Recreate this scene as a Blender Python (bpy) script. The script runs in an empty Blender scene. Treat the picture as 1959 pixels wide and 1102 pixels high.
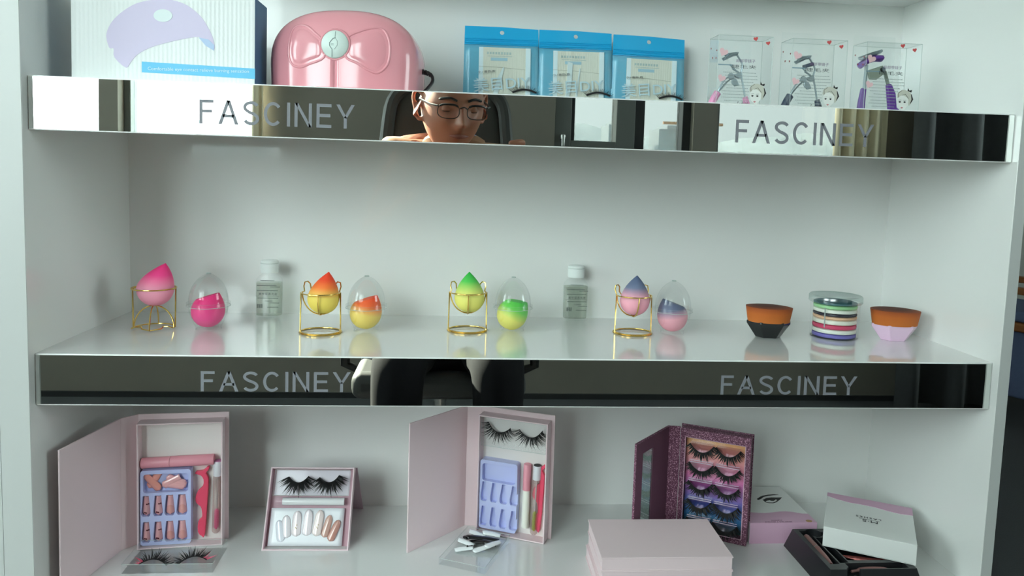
import bpy, bmesh, math, random
from mathutils import Vector, Matrix, Euler
R = math.radians
PI = math.pi
random.seed(7)
scn = bpy.context.scene
C = scn.collection

# ------------------------------------------------------------------ camera, sky, sun, exposure
cam = bpy.data.cameras.new('camera')
cam.lens = 26.639; cam.sensor_width = 36.0
cam.shift_x = -0.00659; cam.shift_y = -0.06085
cam.clip_start = 0.005; cam.clip_end = 3000
camo = bpy.data.objects.new('camera', cam); C.objects.link(camo)
camo.matrix_world = Matrix(((0.99596849, -0.02489805, -0.08617925, 0.48818777),
                            (-0.08412606, 0.07423203, -0.99368627, -0.9123172),
                            (0.03113811, 0.99693013, 0.07183819, 0.23242301),
                            (0, 0, 0, 1)))
scn.camera = camo
SUN_DIR = Vector((-1.62, -1.45, 1.17)).normalized()       # towards the sun
w = bpy.data.worlds.new('hazy_sky'); scn.world = w; w.use_nodes = True
nt = w.node_tree; nt.nodes.clear()
out = nt.nodes.new('ShaderNodeOutputWorld'); bg = nt.nodes.new('ShaderNodeBackground')
tc = nt.nodes.new('ShaderNodeTexCoord'); dp = nt.nodes.new('ShaderNodeVectorMath'); dp.operation = 'DOT_PRODUCT'
dp.inputs[1].default_value = SUN_DIR
mr = nt.nodes.new('ShaderNodeMapRange'); mr.inputs['From Min'].default_value = 0.0; mr.inputs['From Max'].default_value = 1.0
mr.inputs['To Min'].default_value = 6.0; mr.inputs['To Max'].default_value = 10.0
bg.inputs['Color'].default_value = (0.98, 1.0, 0.985, 1)
nt.links.new(tc.outputs['Generated'], dp.inputs[0]); nt.links.new(dp.outputs['Value'], mr.inputs['Value'])
nt.links.new(mr.outputs['Result'], bg.inputs['Strength']); nt.links.new(bg.outputs[0], out.inputs[0])
sun = bpy.data.lights.new('sun', 'SUN'); sun.energy = 45.0; sun.angle = R(1.0); sun.color = (1.0, 0.86, 0.70)
suno = bpy.data.objects.new('sun', sun); C.objects.link(suno)
suno.rotation_euler = SUN_DIR.to_track_quat('Z', 'Y').to_euler()
scn.view_settings.view_transform = 'Standard'; scn.view_settings.look = 'None'
scn.view_settings.exposure = 1.2; scn.view_settings.gamma = 1.0; scn.view_settings.use_curve_mapping = False
cy = scn.cycles
cy.max_bounces = 12; cy.diffuse_bounces = 6; cy.glossy_bounces = 6; cy.transmission_bounces = 10
cy.transparent_max_bounces = 32; cy.caustics_reflective = False; cy.caustics_refractive = False
cy.sample_clamp_indirect = 6.0
YW = -2.6; ZF = -0.85; ZC = 2.02                            # window wall, floor, ceiling
WINDOWS = [(-2.2, -1.09), (-1.01, -0.406), (0.95, 1.61), (1.728, 2.56)]
WZ = (0.22, 1.86)
for k, (a, b) in enumerate(WINDOWS + [(-1.85, -0.75), (-2.2, -0.7)]):                        # light portals in the window openings, the two added side ones included
    l = bpy.data.lights.new('window_portal', 'AREA'); l.shape = 'RECTANGLE'; l.size = b - a; l.size_y = WZ[1] - WZ[0]
    l.cycles.is_portal = True
    lo = bpy.data.objects.new('window_portal', l); C.objects.link(lo)
    if k == len(WINDOWS): lo.location = (-2.6, (a + b) / 2, (WZ[0] + WZ[1]) / 2); lo.rotation_euler = (R(90), 0, R(-90)); continue
    if k > len(WINDOWS): lo.location = (4.7, (a + b) / 2, (WZ[0] + WZ[1]) / 2); lo.rotation_euler = (R(90), 0, R(90)); continue
    lo.location = ((a + b) / 2, YW - 0.1, (WZ[0] + WZ[1]) / 2); lo.rotation_euler = (R(90), 0, 0)   # -Z faces +y

# ------------------------------------------------------------------ helpers
def lin(c):
    return tuple((v / 255 / 12.92 if v / 255 <= 0.04045 else ((v / 255 + 0.055) / 1.055) ** 2.4) for v in c)

def mat(name, col, rough=0.5, metal=0.0, coat=0.0, spec=0.5, noise=0.0, bump=0.0, scale=60.0, sub=0.0, bscale=None, stretch=(1, 1, 1), trans=0.0, ior=1.5):
    m = bpy.data.materials.new(name); m.use_nodes = True
    n = m.node_tree; p = n.nodes['Principled BSDF']
    c = lin(col) + (1,)
    p.inputs['Base Color'].default_value = c
    p.inputs['Roughness'].default_value = rough; p.inputs['Metallic'].default_value = metal
    p.inputs['Coat Weight'].default_value = coat; p.inputs['Coat Roughness'].default_value = 0.04
    p.inputs['Specular IOR Level'].default_value = spec; p.inputs['IOR'].default_value = ior
    p.inputs['Transmission Weight'].default_value = trans
    if sub:
        p.inputs['Subsurface Weight'].default_value = sub; p.inputs['Subsurface Radius'].default_value = (1.0, 0.25, 0.12)
        p.inputs['Subsurface Scale'].default_value = 0.012
    if noise or bump:
        t = n.nodes.new('ShaderNodeTexCoord'); mp = n.nodes.new('ShaderNodeMapping'); mp.inputs['Scale'].default_value = stretch
        nz = n.nodes.new('ShaderNodeTexNoise'); nz.inputs['Scale'].default_value = scale; nz.inputs['Detail'].default_value = 4
        n.links.new(t.outputs['Object'], mp.inputs[0]); n.links.new(mp.outputs[0], nz.inputs['Vector'])
        if noise:
            mx = n.nodes.new('ShaderNodeMix'); mx.data_type = 'RGBA'
            mx.inputs['A'].default_value = tuple(v * (1 - noise) for v in c[:3]) + (1,)
            mx.inputs['B'].default_value = tuple(min(1, v * (1 + noise)) for v in c[:3]) + (1,)
            n.links.new(nz.outputs['Fac'], mx.inputs['Factor']); n.links.new(mx.outputs['Result'], p.inputs['Base Color'])
        if bump:
            b = n.nodes.new('ShaderNodeBump'); b.inputs['Strength'].default_value = bump; b.inputs['Distance'].default_value = 0.002
            n.links.new(nz.outputs['Fac'], b.inputs['Height']); n.links.new(b.outputs[0], p.inputs['Normal'])
    return m

def clear(name, tint=(240, 246, 246), face=0.03, edge=0.55, rough=0.02, blend=0.25):
    """thin clear plastic: mostly see-through, mirror-like towards its edges"""
    m = bpy.data.materials.new(name); m.use_nodes = True; n = m.node_tree; n.nodes.clear()
    o = n.nodes.new('ShaderNodeOutputMaterial'); tr = n.nodes.new('ShaderNodeBsdfTransparent'); gl = n.nodes.new('ShaderNodeBsdfGlossy')
    tr.inputs[0].default_value = lin(tint) + (1,); gl.inputs['Roughness'].default_value = rough
    lw = n.nodes.new('ShaderNodeLayerWeight'); lw.inputs['Blend'].default_value = blend
    mr = n.nodes.new('ShaderNodeMapRange'); mr.inputs['To Min'].default_value = face; mr.inputs['To Max'].default_value = edge
    mx = n.nodes.new('ShaderNodeMixShader')
    n.links.new(lw.outputs['Facing'], mr.inputs['Value']); n.links.new(mr.outputs[0], mx.inputs[0])
    n.links.new(tr.outputs[0], mx.inputs[1]); n.links.new(gl.outputs[0], mx.inputs[2]); n.links.new(mx.outputs[0], o.inputs[0])
    return m

def ramp(name, stops, axis=2, lo=0.0, hi=1.0, rough=0.6, coat=0.0, bump=0.0):
    """colour that runs along one axis of the thing itself"""
    m = mat(name, (200, 200, 200), rough, coat=coat); n = m.node_tree; p = n.nodes['Principled BSDF']
    t = n.nodes.new('ShaderNodeTexCoord'); s = n.nodes.new('ShaderNodeSeparateXYZ'); r = n.nodes.new('ShaderNodeMapRange')
    r.inputs['From Min'].default_value = lo; r.inputs['From Max'].default_value = hi
    cr = n.nodes.new('ShaderNodeValToRGB'); e = cr.color_ramp.elements
    while len(e) < len(stops): e.new(0.5)
    for el, (pos, col) in zip(e, stops): el.position = pos; el.color = lin(col) + (1,)
    n.links.new(t.outputs['Object'], s.inputs[0]); n.links.new(s.outputs[axis], r.inputs['Value'])
    n.links.new(r.outputs[0], cr.inputs[0]); n.links.new(cr.outputs[0], p.inputs['Base Color'])
    return m

class MB:
    """collects shapes, becomes ONE mesh object"""
    def __init__(s): s.V = []; s.F = []
    def add(s, V, F, M=None):
        k = len(s.V); s.V += [(M @ Vector(v)) if M else Vector(v) for v in V]; s.F += [tuple(i + k for i in f) for f in F]; return s
    def box(s, x0, x1, y0, y1, z0, z1, M=None):
        V = [(x, y, z) for z in (z0, z1) for y in (y0, y1) for x in (x0, x1)]
        return s.add(V, [(0, 2, 3, 1), (4, 5, 7, 6), (0, 1, 5, 4), (2, 6, 7, 3), (0, 4, 6, 2), (1, 3, 7, 5)], M)
    def hexa(s, lo, hi, M=None):                            # four low and four high points, in turn
        V = list(lo) + list(hi)
        return s.add(V, [(3, 2, 1, 0), (4, 5, 6, 7), (0, 1, 5, 4), (1, 2, 6, 5), (2, 3, 7, 6), (3, 0, 4, 7)], M)
    def prism(s, poly, y0, y1, M=None):                     # outline in x,z pushed along y
        n = len(poly); V = [(x, y0, z) for x, z in poly] + [(x, y1, z) for x, z in poly]
        F = [tuple(range(n)), tuple(range(2 * n - 1, n - 1, -1))] + [(i, i + n, (i + 1) % n + n, (i + 1) % n) for i in range(n)]
        return s.add(V, F, M)
    def lathe(s, prof, seg=32, M=None, sx=1.0, sy=1.0, cap=True):
        V = []; F = []; n = len(prof)
        for r, z in prof:
            for k in range(seg):
                a = 2 * PI * k / seg; V.append((r * sx * math.cos(a), r * sy * math.sin(a), z))
        for i in range(n - 1):
            for k in range(seg):
                j = (k + 1) % seg; F.append((i * seg + k, i * seg + j, (i + 1) * seg + j, (i + 1) * seg + k))
        if cap: F += [tuple(range(seg - 1, -1, -1)), tuple((n - 1) * seg + k for k in range(seg))]
        return s.add(V, F, M)
    def tube(s, pts, r, seg=8, closed=False, M=None):
        P = [Vector(p) for p in pts]; n = len(P); V = []; F = []; u = None
        rr = r if isinstance(r, (list, tuple)) else [r] * n
        for i, p in enumerate(P):
            t = ((P[(i + 1) % n] - P[i - 1]) if closed else (P[min(i + 1, n - 1)] - P[max(i - 1, 0)])).normalized()
            if u is None: u = t.orthogonal().normalized()
            u = (u - t * u.dot(t)).normalized(); v = t.cross(u)
            for k in range(seg):
                a = 2 * PI * k / seg; V.append(p + (u * math.cos(a) + v * math.sin(a)) * rr[i])
        for i in range(n if closed else n - 1):
            for k in range(seg):
                j = (k + 1) % seg; a = i * seg; b = ((i + 1) % n) * seg; F.append((a + k, a + j, b + j, b + k))
        if not closed: F += [tuple(range(seg - 1, -1, -1)), tuple((n - 1) * seg + k for k in range(seg))]
        return s.add(V, F, M)
    def grid(s, fn, nu, nv, closed=False, M=None):
        V = [fn(i / (nu if closed else nu - 1), j / (nv - 1)) for j in range(nv) for i in range(nu)]; F = []
        for j in range(nv - 1):
            for i in range(nu if closed else nu - 1):
                k = (i + 1) % nu; F.append((j * nu + i, j * nu + k, (j + 1) * nu + k, (j + 1) * nu + i))
        return s.add(V, F, M)

def part(name, mb, m, parent=None, bevel=0.0, seg=2, angle=35, M=None, solid=0.0, fix=True):
    me = bpy.data.meshes.new(name); me.from_pydata([tuple(v) for v in mb.V], [], mb.F)
    if fix:
        b = bmesh.new(); b.from_mesh(me); bmesh.ops.recalc_face_normals(b, faces=b.faces); b.to_mesh(me); b.free()
    me.polygons.foreach_set('use_smooth', [True] * len(me.polygons)); me.set_sharp_from_angle(angle=R(angle))
    me.materials.append(m); o = bpy.data.objects.new(name, me); C.objects.link(o)
    if parent: o.parent = parent
    if M is not None: o.matrix_local = M
    if solid: q = o.modifiers.new('thickness', 'SOLIDIFY'); q.thickness = solid; q.offset = 0
    if bevel: q = o.modifiers.new('bevel', 'BEVEL'); q.width = bevel; q.segments = seg; q.limit_method = 'ANGLE'; q.angle_limit = R(40)
    return o

def tag(o, label, cat, group=None):
    o['label'] = label; o['category'] = cat
    if group: o['group'] = group
    return o

def thing(name, label, cat, M=None, group=None):
    o = bpy.data.objects.new(name, None); o.empty_display_size = 0.02; C.objects.link(o)
    if M is not None: o.matrix_world = M
    return tag(o, label, cat, group)

def struct(name, mb, m, parent=None, bevel=0.0):
    o = part(name, mb, m, parent, bevel)
    if not parent: o['kind'] = 'structure'
    return o

def T(x, y, z, rx=0, ry=0, rz=0):
    return Matrix.Translation((x, y, z)) @ Euler((R(rx), R(ry), R(rz))).to_matrix().to_4x4()

def text(name, s, m, parent, M, width=None, height=None, depth=0.0002, outline=0.0, space=1.0):
    """flat lettering standing in the x,z plane of M, facing -y, its middle at the origin of M"""
    cu = bpy.data.curves.new(name, 'FONT'); cu.body = s; cu.size = 1.0; cu.space_character = space; cu.resolution_u = 4
    if outline: cu.fill_mode = 'NONE'; cu.bevel_depth = outline; cu.bevel_resolution = 0
    tmp = bpy.data.objects.new(name, cu); C.objects.link(tmp)
    bpy.context.view_layer.update()
    me = bpy.data.meshes.new_from_object(tmp.evaluated_get(bpy.context.evaluated_depsgraph_get()))
    bpy.data.objects.remove(tmp); bpy.data.curves.remove(cu)
    xs = [v.co.x for v in me.vertices]; ys = [v.co.y for v in me.vertices]
    x0, x1, y0, y1 = min(xs), max(xs), min(ys), max(ys)
    fx = (width / (x1 - x0)) if width else height / (y1 - y0); fy = (height / (y1 - y0)) if height else fx
    for v in me.vertices: v.co = ((v.co.x - (x0 + x1) / 2) * fx, -v.co.z * fx if outline else 0.0, (v.co.y - (y0 + y1) / 2) * fy)
    me.materials.clear(); me.materials.append(m); me.name = name
    o = bpy.data.objects.new(name, me); C.objects.link(o); o.parent = parent; o.matrix_local = M
    if depth and not outline: q = o.modifiers.new('thickness', 'SOLIDIFY'); q.thickness = depth; q.offset = 0
    return o

def copy_tree(o, parent=None):
    c = o.copy(); C.objects.link(c)
    if parent: c.parent = parent; c.matrix_parent_inverse = o.matrix_parent_inverse.copy(); c.matrix_local = o.matrix_local.copy()
    for ch in o.children: copy_tree(ch, c)
    return c

def arc(cx, cz, r, a0, a1, n): return [(cx + r * math.cos(R(a0 + (a1 - a0) * k / n)), cz + r * math.sin(R(a0 + (a1 - a0) * k / n))) for k in range(n + 1)]
def rrect(x0, x1, z0, z1, r, n=4):
    return arc(x1 - r, z1 - r, r, 0, 90, n) + arc(x0 + r, z1 - r, r, 90, 180, n) + arc(x0 + r, z0 + r, r, 180, 270, n) + arc(x1 - r, z0 + r, r, 270, 360, n)
def smooth(pts, n=6):
    """a smooth closed outline through the points"""
    o = []; k = len(pts)
    for i in range(k):
        p0, p1, p2, p3 = (Vector(pts[(i + d) % k]) for d in (-1, 0, 1, 2))
        for j in range(n):
            t = j / n; o.append(tuple(0.5 * (2 * p1 + (p2 - p0) * t + (2 * p0 - 5 * p1 + 4 * p2 - p3) * t * t + (3 * p1 - p0 - 3 * p2 + p3) * t ** 3)))
    return o
def spline(pts, n=6):
    o = []; k = len(pts)
    for i in range(k - 1):
        p0, p1, p2, p3 = (Vector(pts[max(0, min(k - 1, i + d))]) for d in (-1, 0, 1, 2))
        for j in range(n):
            t = j / n; o.append(0.5 * (2 * p1 + (p2 - p0) * t + (2 * p0 - 5 * p1 + 4 * p2 - p3) * t * t + (3 * p1 - p0 - 3 * p2 + p3) * t ** 3))
    return o + [Vector(pts[-1])]

# ------------------------------------------------------------------ materials
WHITE = mat('white_gloss_laminate', (229, 230, 228), 0.22, coat=0.35, bump=0.015, scale=35)
SHELF = mat('white_shelf_laminate', (226, 227, 226), 0.12, coat=0.6)
MIRROR = mat('mirror_strip', (232, 236, 232), 0.0, metal=1.0)
FROST = mat('frosted_lettering', (124, 126, 133), 0.55)
WALLM = mat('dark_grey_paint', (118, 114, 106), 0.8, noise=0.06, scale=8)
LIGHTWALL = mat('white_paint', (225, 226, 222), 0.8, noise=0.03, scale=5)
CARPET = mat('charcoal_carpet', (62, 64, 68), 0.95, noise=0.35, bump=0.5, scale=260)
FRAMEM = mat('grey_window_frame', (96, 100, 98), 0.45)
DARKFR = mat('dark_window_frame', (42, 44, 46), 0.4)
CREAM = mat('cream_curtain', (236, 226, 200), 0.9, noise=0.05, scale=30, stretch=(1, 1, 0.1))
BLACKCUR = mat('charcoal_curtain', (74, 76, 78), 0.95, noise=0.12, scale=40)
GLASS = clear('window_glass', (226, 234, 234), 0.04, 0.4)
DIMPANE = clear('dimming_window_glass', (128, 133, 133), 0.04, 0.4)  # pane colour darkened to hold down the bright sky behind it
BLACKP = mat('black_plastic', (22, 22, 24), 0.4)
LEATHER = mat('dark_grey_leatherette', (58, 60, 60), 0.5, bump=0.15, scale=160)
METAL = mat('steel', (190, 190, 190), 0.25, metal=1.0)
CLEAR = clear('clear_plastic', (253, 254, 254), 0.02, 0.4, 0.02)
CLEAR2 = clear('clear_box_plastic', (254, 255, 255), 0.015, 0.3, 0.03, 0.15)
GOLD = mat('gold_wire', (232, 196, 110), 0.18, metal=1.0)
WHITEP = mat('white_plastic', (236, 238, 236), 0.35)
BLACKINK = mat('black_ink', (28, 26, 28), 0.6)
LASHM = mat('black_lash_hair', (14, 13, 15), 0.6)
EDGE = mat('dimmed_laminate_front', (188, 191, 189), 0.4)  # laminate white greyed to tone down the overbright front faces
BLUSH = mat('blush_white_card', (226, 205, 209), 0.55, bump=0.02, scale=300)
BLUSHIN = mat('pale_inner_card', (222, 216, 214), 0.6)
LILAC = mat('lilac_plastic', (184, 190, 232), 0.3, coat=0.2)
PINKP = mat('pink_tube_plastic', (222, 148, 162), 0.4)
HOTPINK = mat('coral_pink_plastic', (226, 74, 104), 0.4)
NAILP = mat('pink_nail_gloss', (226, 166, 168), 0.2, coat=0.6)
NAILL = mat('pale_nail_bed', (218, 152, 146), 0.25, coat=0.6)
CHERRY = mat('dark_cherry_red', (92, 12, 28), 0.4)

# ------------------------------------------------------------------ the room around the cabinet
XL, XR, YB = -2.5, 4.6, 4.3
struct('floor', MB().box(XL, XR, YW, YB, ZF - 0.1, ZF), CARPET)
struct('ceiling', MB().box(XL, XR, YW, YB, ZC, ZC + 0.1), LIGHTWALL)
struct('wall_left', MB().box(XL - 0.1, XL, YW, -1.85, ZF, ZC).box(XL - 0.1, XL, -0.75, YB, ZF, ZC).box(XL - 0.1, XL, -1.85, -0.75, ZF, WZ[0]).box(XL - 0.1, XL, -1.85, -0.75, WZ[1], ZC), LIGHTWALL)
f = MB().box(XL - 0.08, XL - 0.02, -1.85, -1.8, *WZ).box(XL - 0.08, XL - 0.02, -0.8, -0.75, *WZ).box(XL - 0.08, XL - 0.02, -1.33, -1.27, *WZ).box(XL - 0.08, XL - 0.02, -1.8, -0.8, WZ[0], WZ[0] + 0.05).box(XL - 0.08, XL - 0.02, -1.8, -0.8, WZ[1] - 0.05, WZ[1])
o = struct('window_5', f, FRAMEM)  # unseen window, added to brighten the cabinet from the left
part('pane', MB().box(XL - 0.053, XL - 0.047, -1.8, -1.33, WZ[0] + 0.05, WZ[1] - 0.05), GLASS, o); part('pane', MB().box(XL - 0.053, XL - 0.047, -1.27, -0.8, WZ[0] + 0.05, WZ[1] - 0.05), GLASS, o)
struct('wall_right', MB().box(XR, XR + 0.1, YW, -2.2, ZF, ZC).box(XR, XR + 0.1, -0.7, YB, ZF, ZC).box(XR, XR + 0.1, -2.2, -0.7, ZF, WZ[0]).box(XR, XR + 0.1, -2.2, -0.7, WZ[1], ZC), LIGHTWALL)
o = struct('window_6', MB().box(XR + 0.02, XR + 0.08, -2.2, -2.15, *WZ).box(XR + 0.02, XR + 0.08, -0.75, -0.7, *WZ).box(XR + 0.02, XR + 0.08, -2.15, -0.75, WZ[0], WZ[0] + 0.05).box(XR + 0.02, XR + 0.08, -2.15, -0.75, WZ[1] - 0.05, WZ[1]), FRAMEM)  # unseen window, added to lighten the cabinet's dark left side
part('pane', MB().box(XR + 0.047, XR + 0.053, -2.15, -0.75, WZ[0] + 0.05, WZ[1] - 0.05), GLASS, o)
struct('wall_back', MB().box(XL, XR, YB, YB + 0.1, ZF, ZC), LIGHTWALL)
wl = MB()                                                    # the window wall, pierced by its openings
wl.box(XL, XR, YW - 0.2, YW, ZF, WZ[0]); wl.box(XL, XR, YW - 0.2, YW, WZ[1], ZC)
xs = [XL] + [v for p in WINDOWS for v in p] + [XR]
for i in range(0, len(xs), 2): wl.box(xs[i], xs[i + 1], YW - 0.2, YW, WZ[0], WZ[1])
struct('wall_front', wl, WALLM)
struct('baseboard_front', MB().box(XL, XR, YW, YW + 0.012, ZF, ZF + 0.025), DARKFR)
def window(n, x0, x1, fm, gm, th, mull=()):
    f = MB()
    f.box(x0, x0 + th, YW - 0.14, YW - 0.06, *WZ); f.box(x1 - th, x1, YW - 0.14, YW - 0.06, *WZ)
    f.box(x0 + th, x1 - th, YW - 0.14, YW - 0.06, WZ[0], WZ[0] + 0.05); f.box(x0 + th, x1 - th, YW - 0.14, YW - 0.06, WZ[1] - 0.05, WZ[1])
    for a, b in mull: f.box(a, b, YW - 0.14, YW - 0.06, WZ[0] + 0.05, WZ[1] - 0.05)
    o = struct('window_%d' % n, f, fm, bevel=0.004)
    part('pane', MB().box(x0 + th, x1 - th, YW - 0.103, YW - 0.097, WZ[0] + 0.05, WZ[1] - 0.05), gm, o)
    part('sill', MB().box(x0, x1, YW - 0.06, YW + 0.03, WZ[0] - 0.03, WZ[0]), FRAMEM, o, bevel=0.004)
window(1, -2.2, -1.09, FRAMEM, GLASS, 0.03)
window(2, -1.01, -0.406, FRAMEM, GLASS, 0.03)
window(4, 1.728, 2.56, FRAMEM, DIMPANE, 0.03)
# the third opening: a dark casement over a deep rail, then a fixed light beside it
f = MB(); y0, y1 = YW - 0.14, YW - 0.02
f.box(0.95, 1.03, y0, y1, *WZ); f.box(1.245, 1.335, y0, y1, *WZ); f.box(1.03, 1.245, y0, y1, WZ[0], 0.385); f.box(1.03, 1.245, y0, y1, WZ[1] - 0.06, WZ[1])
w3 = struct('window_3', f, FRAMEM, bevel=0.004)
g = MB(); g.box(1.335, 1.385, y0, y1 - 0.02, *WZ); g.box(1.57, 1.61, y0, y1 - 0.02, *WZ); g.box(1.385, 1.57, y0, y1 - 0.02, WZ[0], 0.12)
g.box(1.03, 1.052, y0 - 0.01, y1 - 0.04, 0.385, WZ[1] - 0.06)
part('casement_frame', g, DARKFR, w3, 0.003)
part('pane', MB().box(1.05, 1.245, y0 + 0.03, y0 + 0.036, 0.385, WZ[1] - 0.06), DIMPANE, w3)
part('pane', MB().box(1.385, 1.57, y0 + 0.03, y0 + 0.036, 0.12, WZ[1]), DIMPANE, w3)
hd = MB(); hd.box(0.978, 1.0, y1, y1 + 0.03, 0.385, 0.41); hd.box(0.982, 0.996, y1 + 0.02, y1 + 0.035, 0.33, 0.41)
part('handle', hd, METAL, w3, 0.003)

def curtain(name, label, m, x0, x1, y, amp, folds, z0, z1):
    g = MB().grid(lambda u, v: (x0 + (x1 - x0) * u, y + amp * math.sin(u * folds * 2 * PI) + 0.25 * amp * math.sin(u * folds * 5.3 + v * 2), z0 + (z1 - z0) * v), int(folds * 16) + 1, 6)
    o = part(name, g, m, solid=0.004); return tag(o, label, 'curtain')
curtain('curtain', 'cream curtain gathered at the edge of the widest window pane', CREAM, 2.27, 2.53, YW + 0.07, 0.022, 4, WZ[0], 1.85)
curtain('curtain', 'narrow cream curtain strip beside the bright window at the wall', CREAM, -0.41, -0.365, YW + 0.07, 0.012, 1, WZ[0], 1.85)
curtain('curtain', 'long charcoal curtain with deep folds next to the cream curtain', BLACKCUR, 2.6, 4.2, YW + 0.16, 0.05, 7, ZF + 0.02, 1.85)

# ------------------------------------------------------------------ outside, seen only in the mirror strips
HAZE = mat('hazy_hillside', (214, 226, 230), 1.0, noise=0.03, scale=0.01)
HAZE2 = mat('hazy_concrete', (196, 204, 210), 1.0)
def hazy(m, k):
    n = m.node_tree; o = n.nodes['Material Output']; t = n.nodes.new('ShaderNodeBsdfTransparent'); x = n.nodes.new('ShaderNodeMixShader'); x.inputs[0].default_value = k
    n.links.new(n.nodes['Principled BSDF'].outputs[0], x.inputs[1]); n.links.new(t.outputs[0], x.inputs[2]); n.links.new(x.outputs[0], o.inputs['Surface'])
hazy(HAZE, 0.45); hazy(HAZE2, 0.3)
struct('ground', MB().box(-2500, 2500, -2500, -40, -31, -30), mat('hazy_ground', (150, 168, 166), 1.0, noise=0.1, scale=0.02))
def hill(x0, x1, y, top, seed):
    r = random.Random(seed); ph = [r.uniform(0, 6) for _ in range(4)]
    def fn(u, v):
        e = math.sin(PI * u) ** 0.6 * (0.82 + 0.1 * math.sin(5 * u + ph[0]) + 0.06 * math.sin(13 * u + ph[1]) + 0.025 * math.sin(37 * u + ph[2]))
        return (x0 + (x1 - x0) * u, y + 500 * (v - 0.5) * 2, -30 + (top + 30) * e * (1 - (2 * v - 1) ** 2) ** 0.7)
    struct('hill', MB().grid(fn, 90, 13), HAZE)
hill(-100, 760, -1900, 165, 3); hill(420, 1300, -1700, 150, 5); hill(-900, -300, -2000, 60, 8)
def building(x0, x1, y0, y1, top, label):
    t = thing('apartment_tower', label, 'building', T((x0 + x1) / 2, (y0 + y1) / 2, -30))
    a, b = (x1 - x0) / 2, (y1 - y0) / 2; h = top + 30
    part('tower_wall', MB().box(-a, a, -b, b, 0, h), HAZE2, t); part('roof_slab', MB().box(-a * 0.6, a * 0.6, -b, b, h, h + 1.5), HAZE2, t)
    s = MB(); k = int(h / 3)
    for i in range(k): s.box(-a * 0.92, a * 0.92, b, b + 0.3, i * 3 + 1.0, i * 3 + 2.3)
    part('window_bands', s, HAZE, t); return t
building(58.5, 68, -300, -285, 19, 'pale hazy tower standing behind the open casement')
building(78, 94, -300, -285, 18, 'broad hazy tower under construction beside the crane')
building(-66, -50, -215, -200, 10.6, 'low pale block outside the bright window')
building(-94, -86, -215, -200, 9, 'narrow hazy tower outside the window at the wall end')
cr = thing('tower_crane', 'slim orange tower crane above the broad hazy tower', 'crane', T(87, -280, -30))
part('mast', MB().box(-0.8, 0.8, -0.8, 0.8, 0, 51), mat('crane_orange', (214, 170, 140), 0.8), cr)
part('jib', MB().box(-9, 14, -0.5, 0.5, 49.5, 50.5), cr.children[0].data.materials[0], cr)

# ------------------------------------------------------------------ the wooden chair beyond the cabinet
WOOD = mat('orange_brown_wood', (150, 92, 48), 0.5, noise=0.25, scale=14, stretch=(1, 1, 8))
t = thing('wooden_chair', 'brown wooden chair with blue grey seat on the dark carpet', 'chair', T(3.2, 2.45, ZF, 0, 0, 25))
for x, y, h in ((-0.2, -0.2, 0.6), (0.2, -0.2, 0.6), (-0.22, 0.2, 0.88), (0.22, 0.2, 0.88)):
    part('leg', MB().hexa([(x * 1.15 - .02, y * 1.15 - .02, 0), (x * 1.15 + .02, y * 1.15 - .02, 0), (x * 1.15 + .02, y * 1.15 + .02, 0), (x * 1.15 - .02, y * 1.15 + .02, 0)],
                          [(x - .025, y - .025, h), (x + .025, y - .025, h), (x + .025, y + .025, h), (x - .025, y + .025, h)]), WOOD, t, 0.005)
part('seat', MB().box(-0.24, 0.24, -0.24, 0.24, 0.43, 0.47), WOOD, t, 0.008)
part('cushion', MB().box(-0.22, 0.22, -0.22, 0.22, 0.47, 0.52), mat('blue_grey_cloth', (96, 110, 146), 0.9, noise=0.1, scale=80), t, 0.018, 3)
part('seat_cloth', MB().box(-0.2, 0.2, -0.2, 0.2, 0.12, 0.43), bpy.data.materials['blue_grey_cloth'], t, 0.01)
part('armrest', MB().box(-0.26, -0.2, -0.24, 0.22, 0.6, 0.63), WOOD, t, 0.008)
part('armrest', MB().box(0.2, 0.26, -0.24, 0.22, 0.6, 0.63), WOOD, t, 0.008)
part('backrest', MB().box(-0.23, 0.23, 0.18, 0.22, 0.66, 0.92), WOOD, t, 0.01)

# ------------------------------------------------------------------ office chair and the person in it
t = thing('office_chair', 'high backed dark grey office chair behind the seated person', 'chair', T(0.46, -1.45, ZF))
def backfn(u, v):
    a = 2 * PI * u; hw = 0.205 * (1 - 0.25 * max(0, v - 0.7) / 0.3) * (1.0 if v > 0.02 else 0.9); d = 0.045
    c, s_ = math.cos(a), math.sin(a); x = hw * math.copysign(abs(c) ** 0.35, c); y = d * math.copysign(abs(s_) ** 0.6, s_)
    k = 1.0 if 0.03 < v < 0.97 else (0.9 if 0.001 < v < 0.999 else 0.55)
    return (x * k, -0.17 + y * k + 0.10 * (x / 0.25) ** 2 * 0.5 - 0.06 * v, 0.52 + 0.85 * v)
b = part('backrest', MB().grid(backfn, 36, 20, True), LEATHER, t, angle=60)
rim = [(-0.19, -0.115, 0.56), (-0.205, -0.135, 0.9), (-0.197, -0.158, 1.2), (-0.16, -0.18, 1.33), (0, -0.2, 1.37), (0.16, -0.18, 1.33), (0.197, -0.158, 1.2), (0.205, -0.135, 0.9), (0.19, -0.115, 0.56)]
part('back_rim', MB().tube(spline(rim), 0.022, 10), LEATHER, t)
part('seat', MB().box(-0.25, 0.25, -0.2, 0.26, 0.42, 0.5), LEATHER, t, 0.03, 4)
for s_ in (-1, 1):
    part('armrest', MB().box(s_ * 0.3 - 0.035, s_ * 0.3 + 0.035, -0.12, 0.14, 0.62, 0.65), BLACKP, t, 0.012, 3)
    part('arm_post', MB().tube([(s_ * 0.25, 0, 0.44), (s_ * 0.3, 0, 0.46), (s_ * 0.3, 0, 0.62)], 0.016), BLACKP, t)
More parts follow.
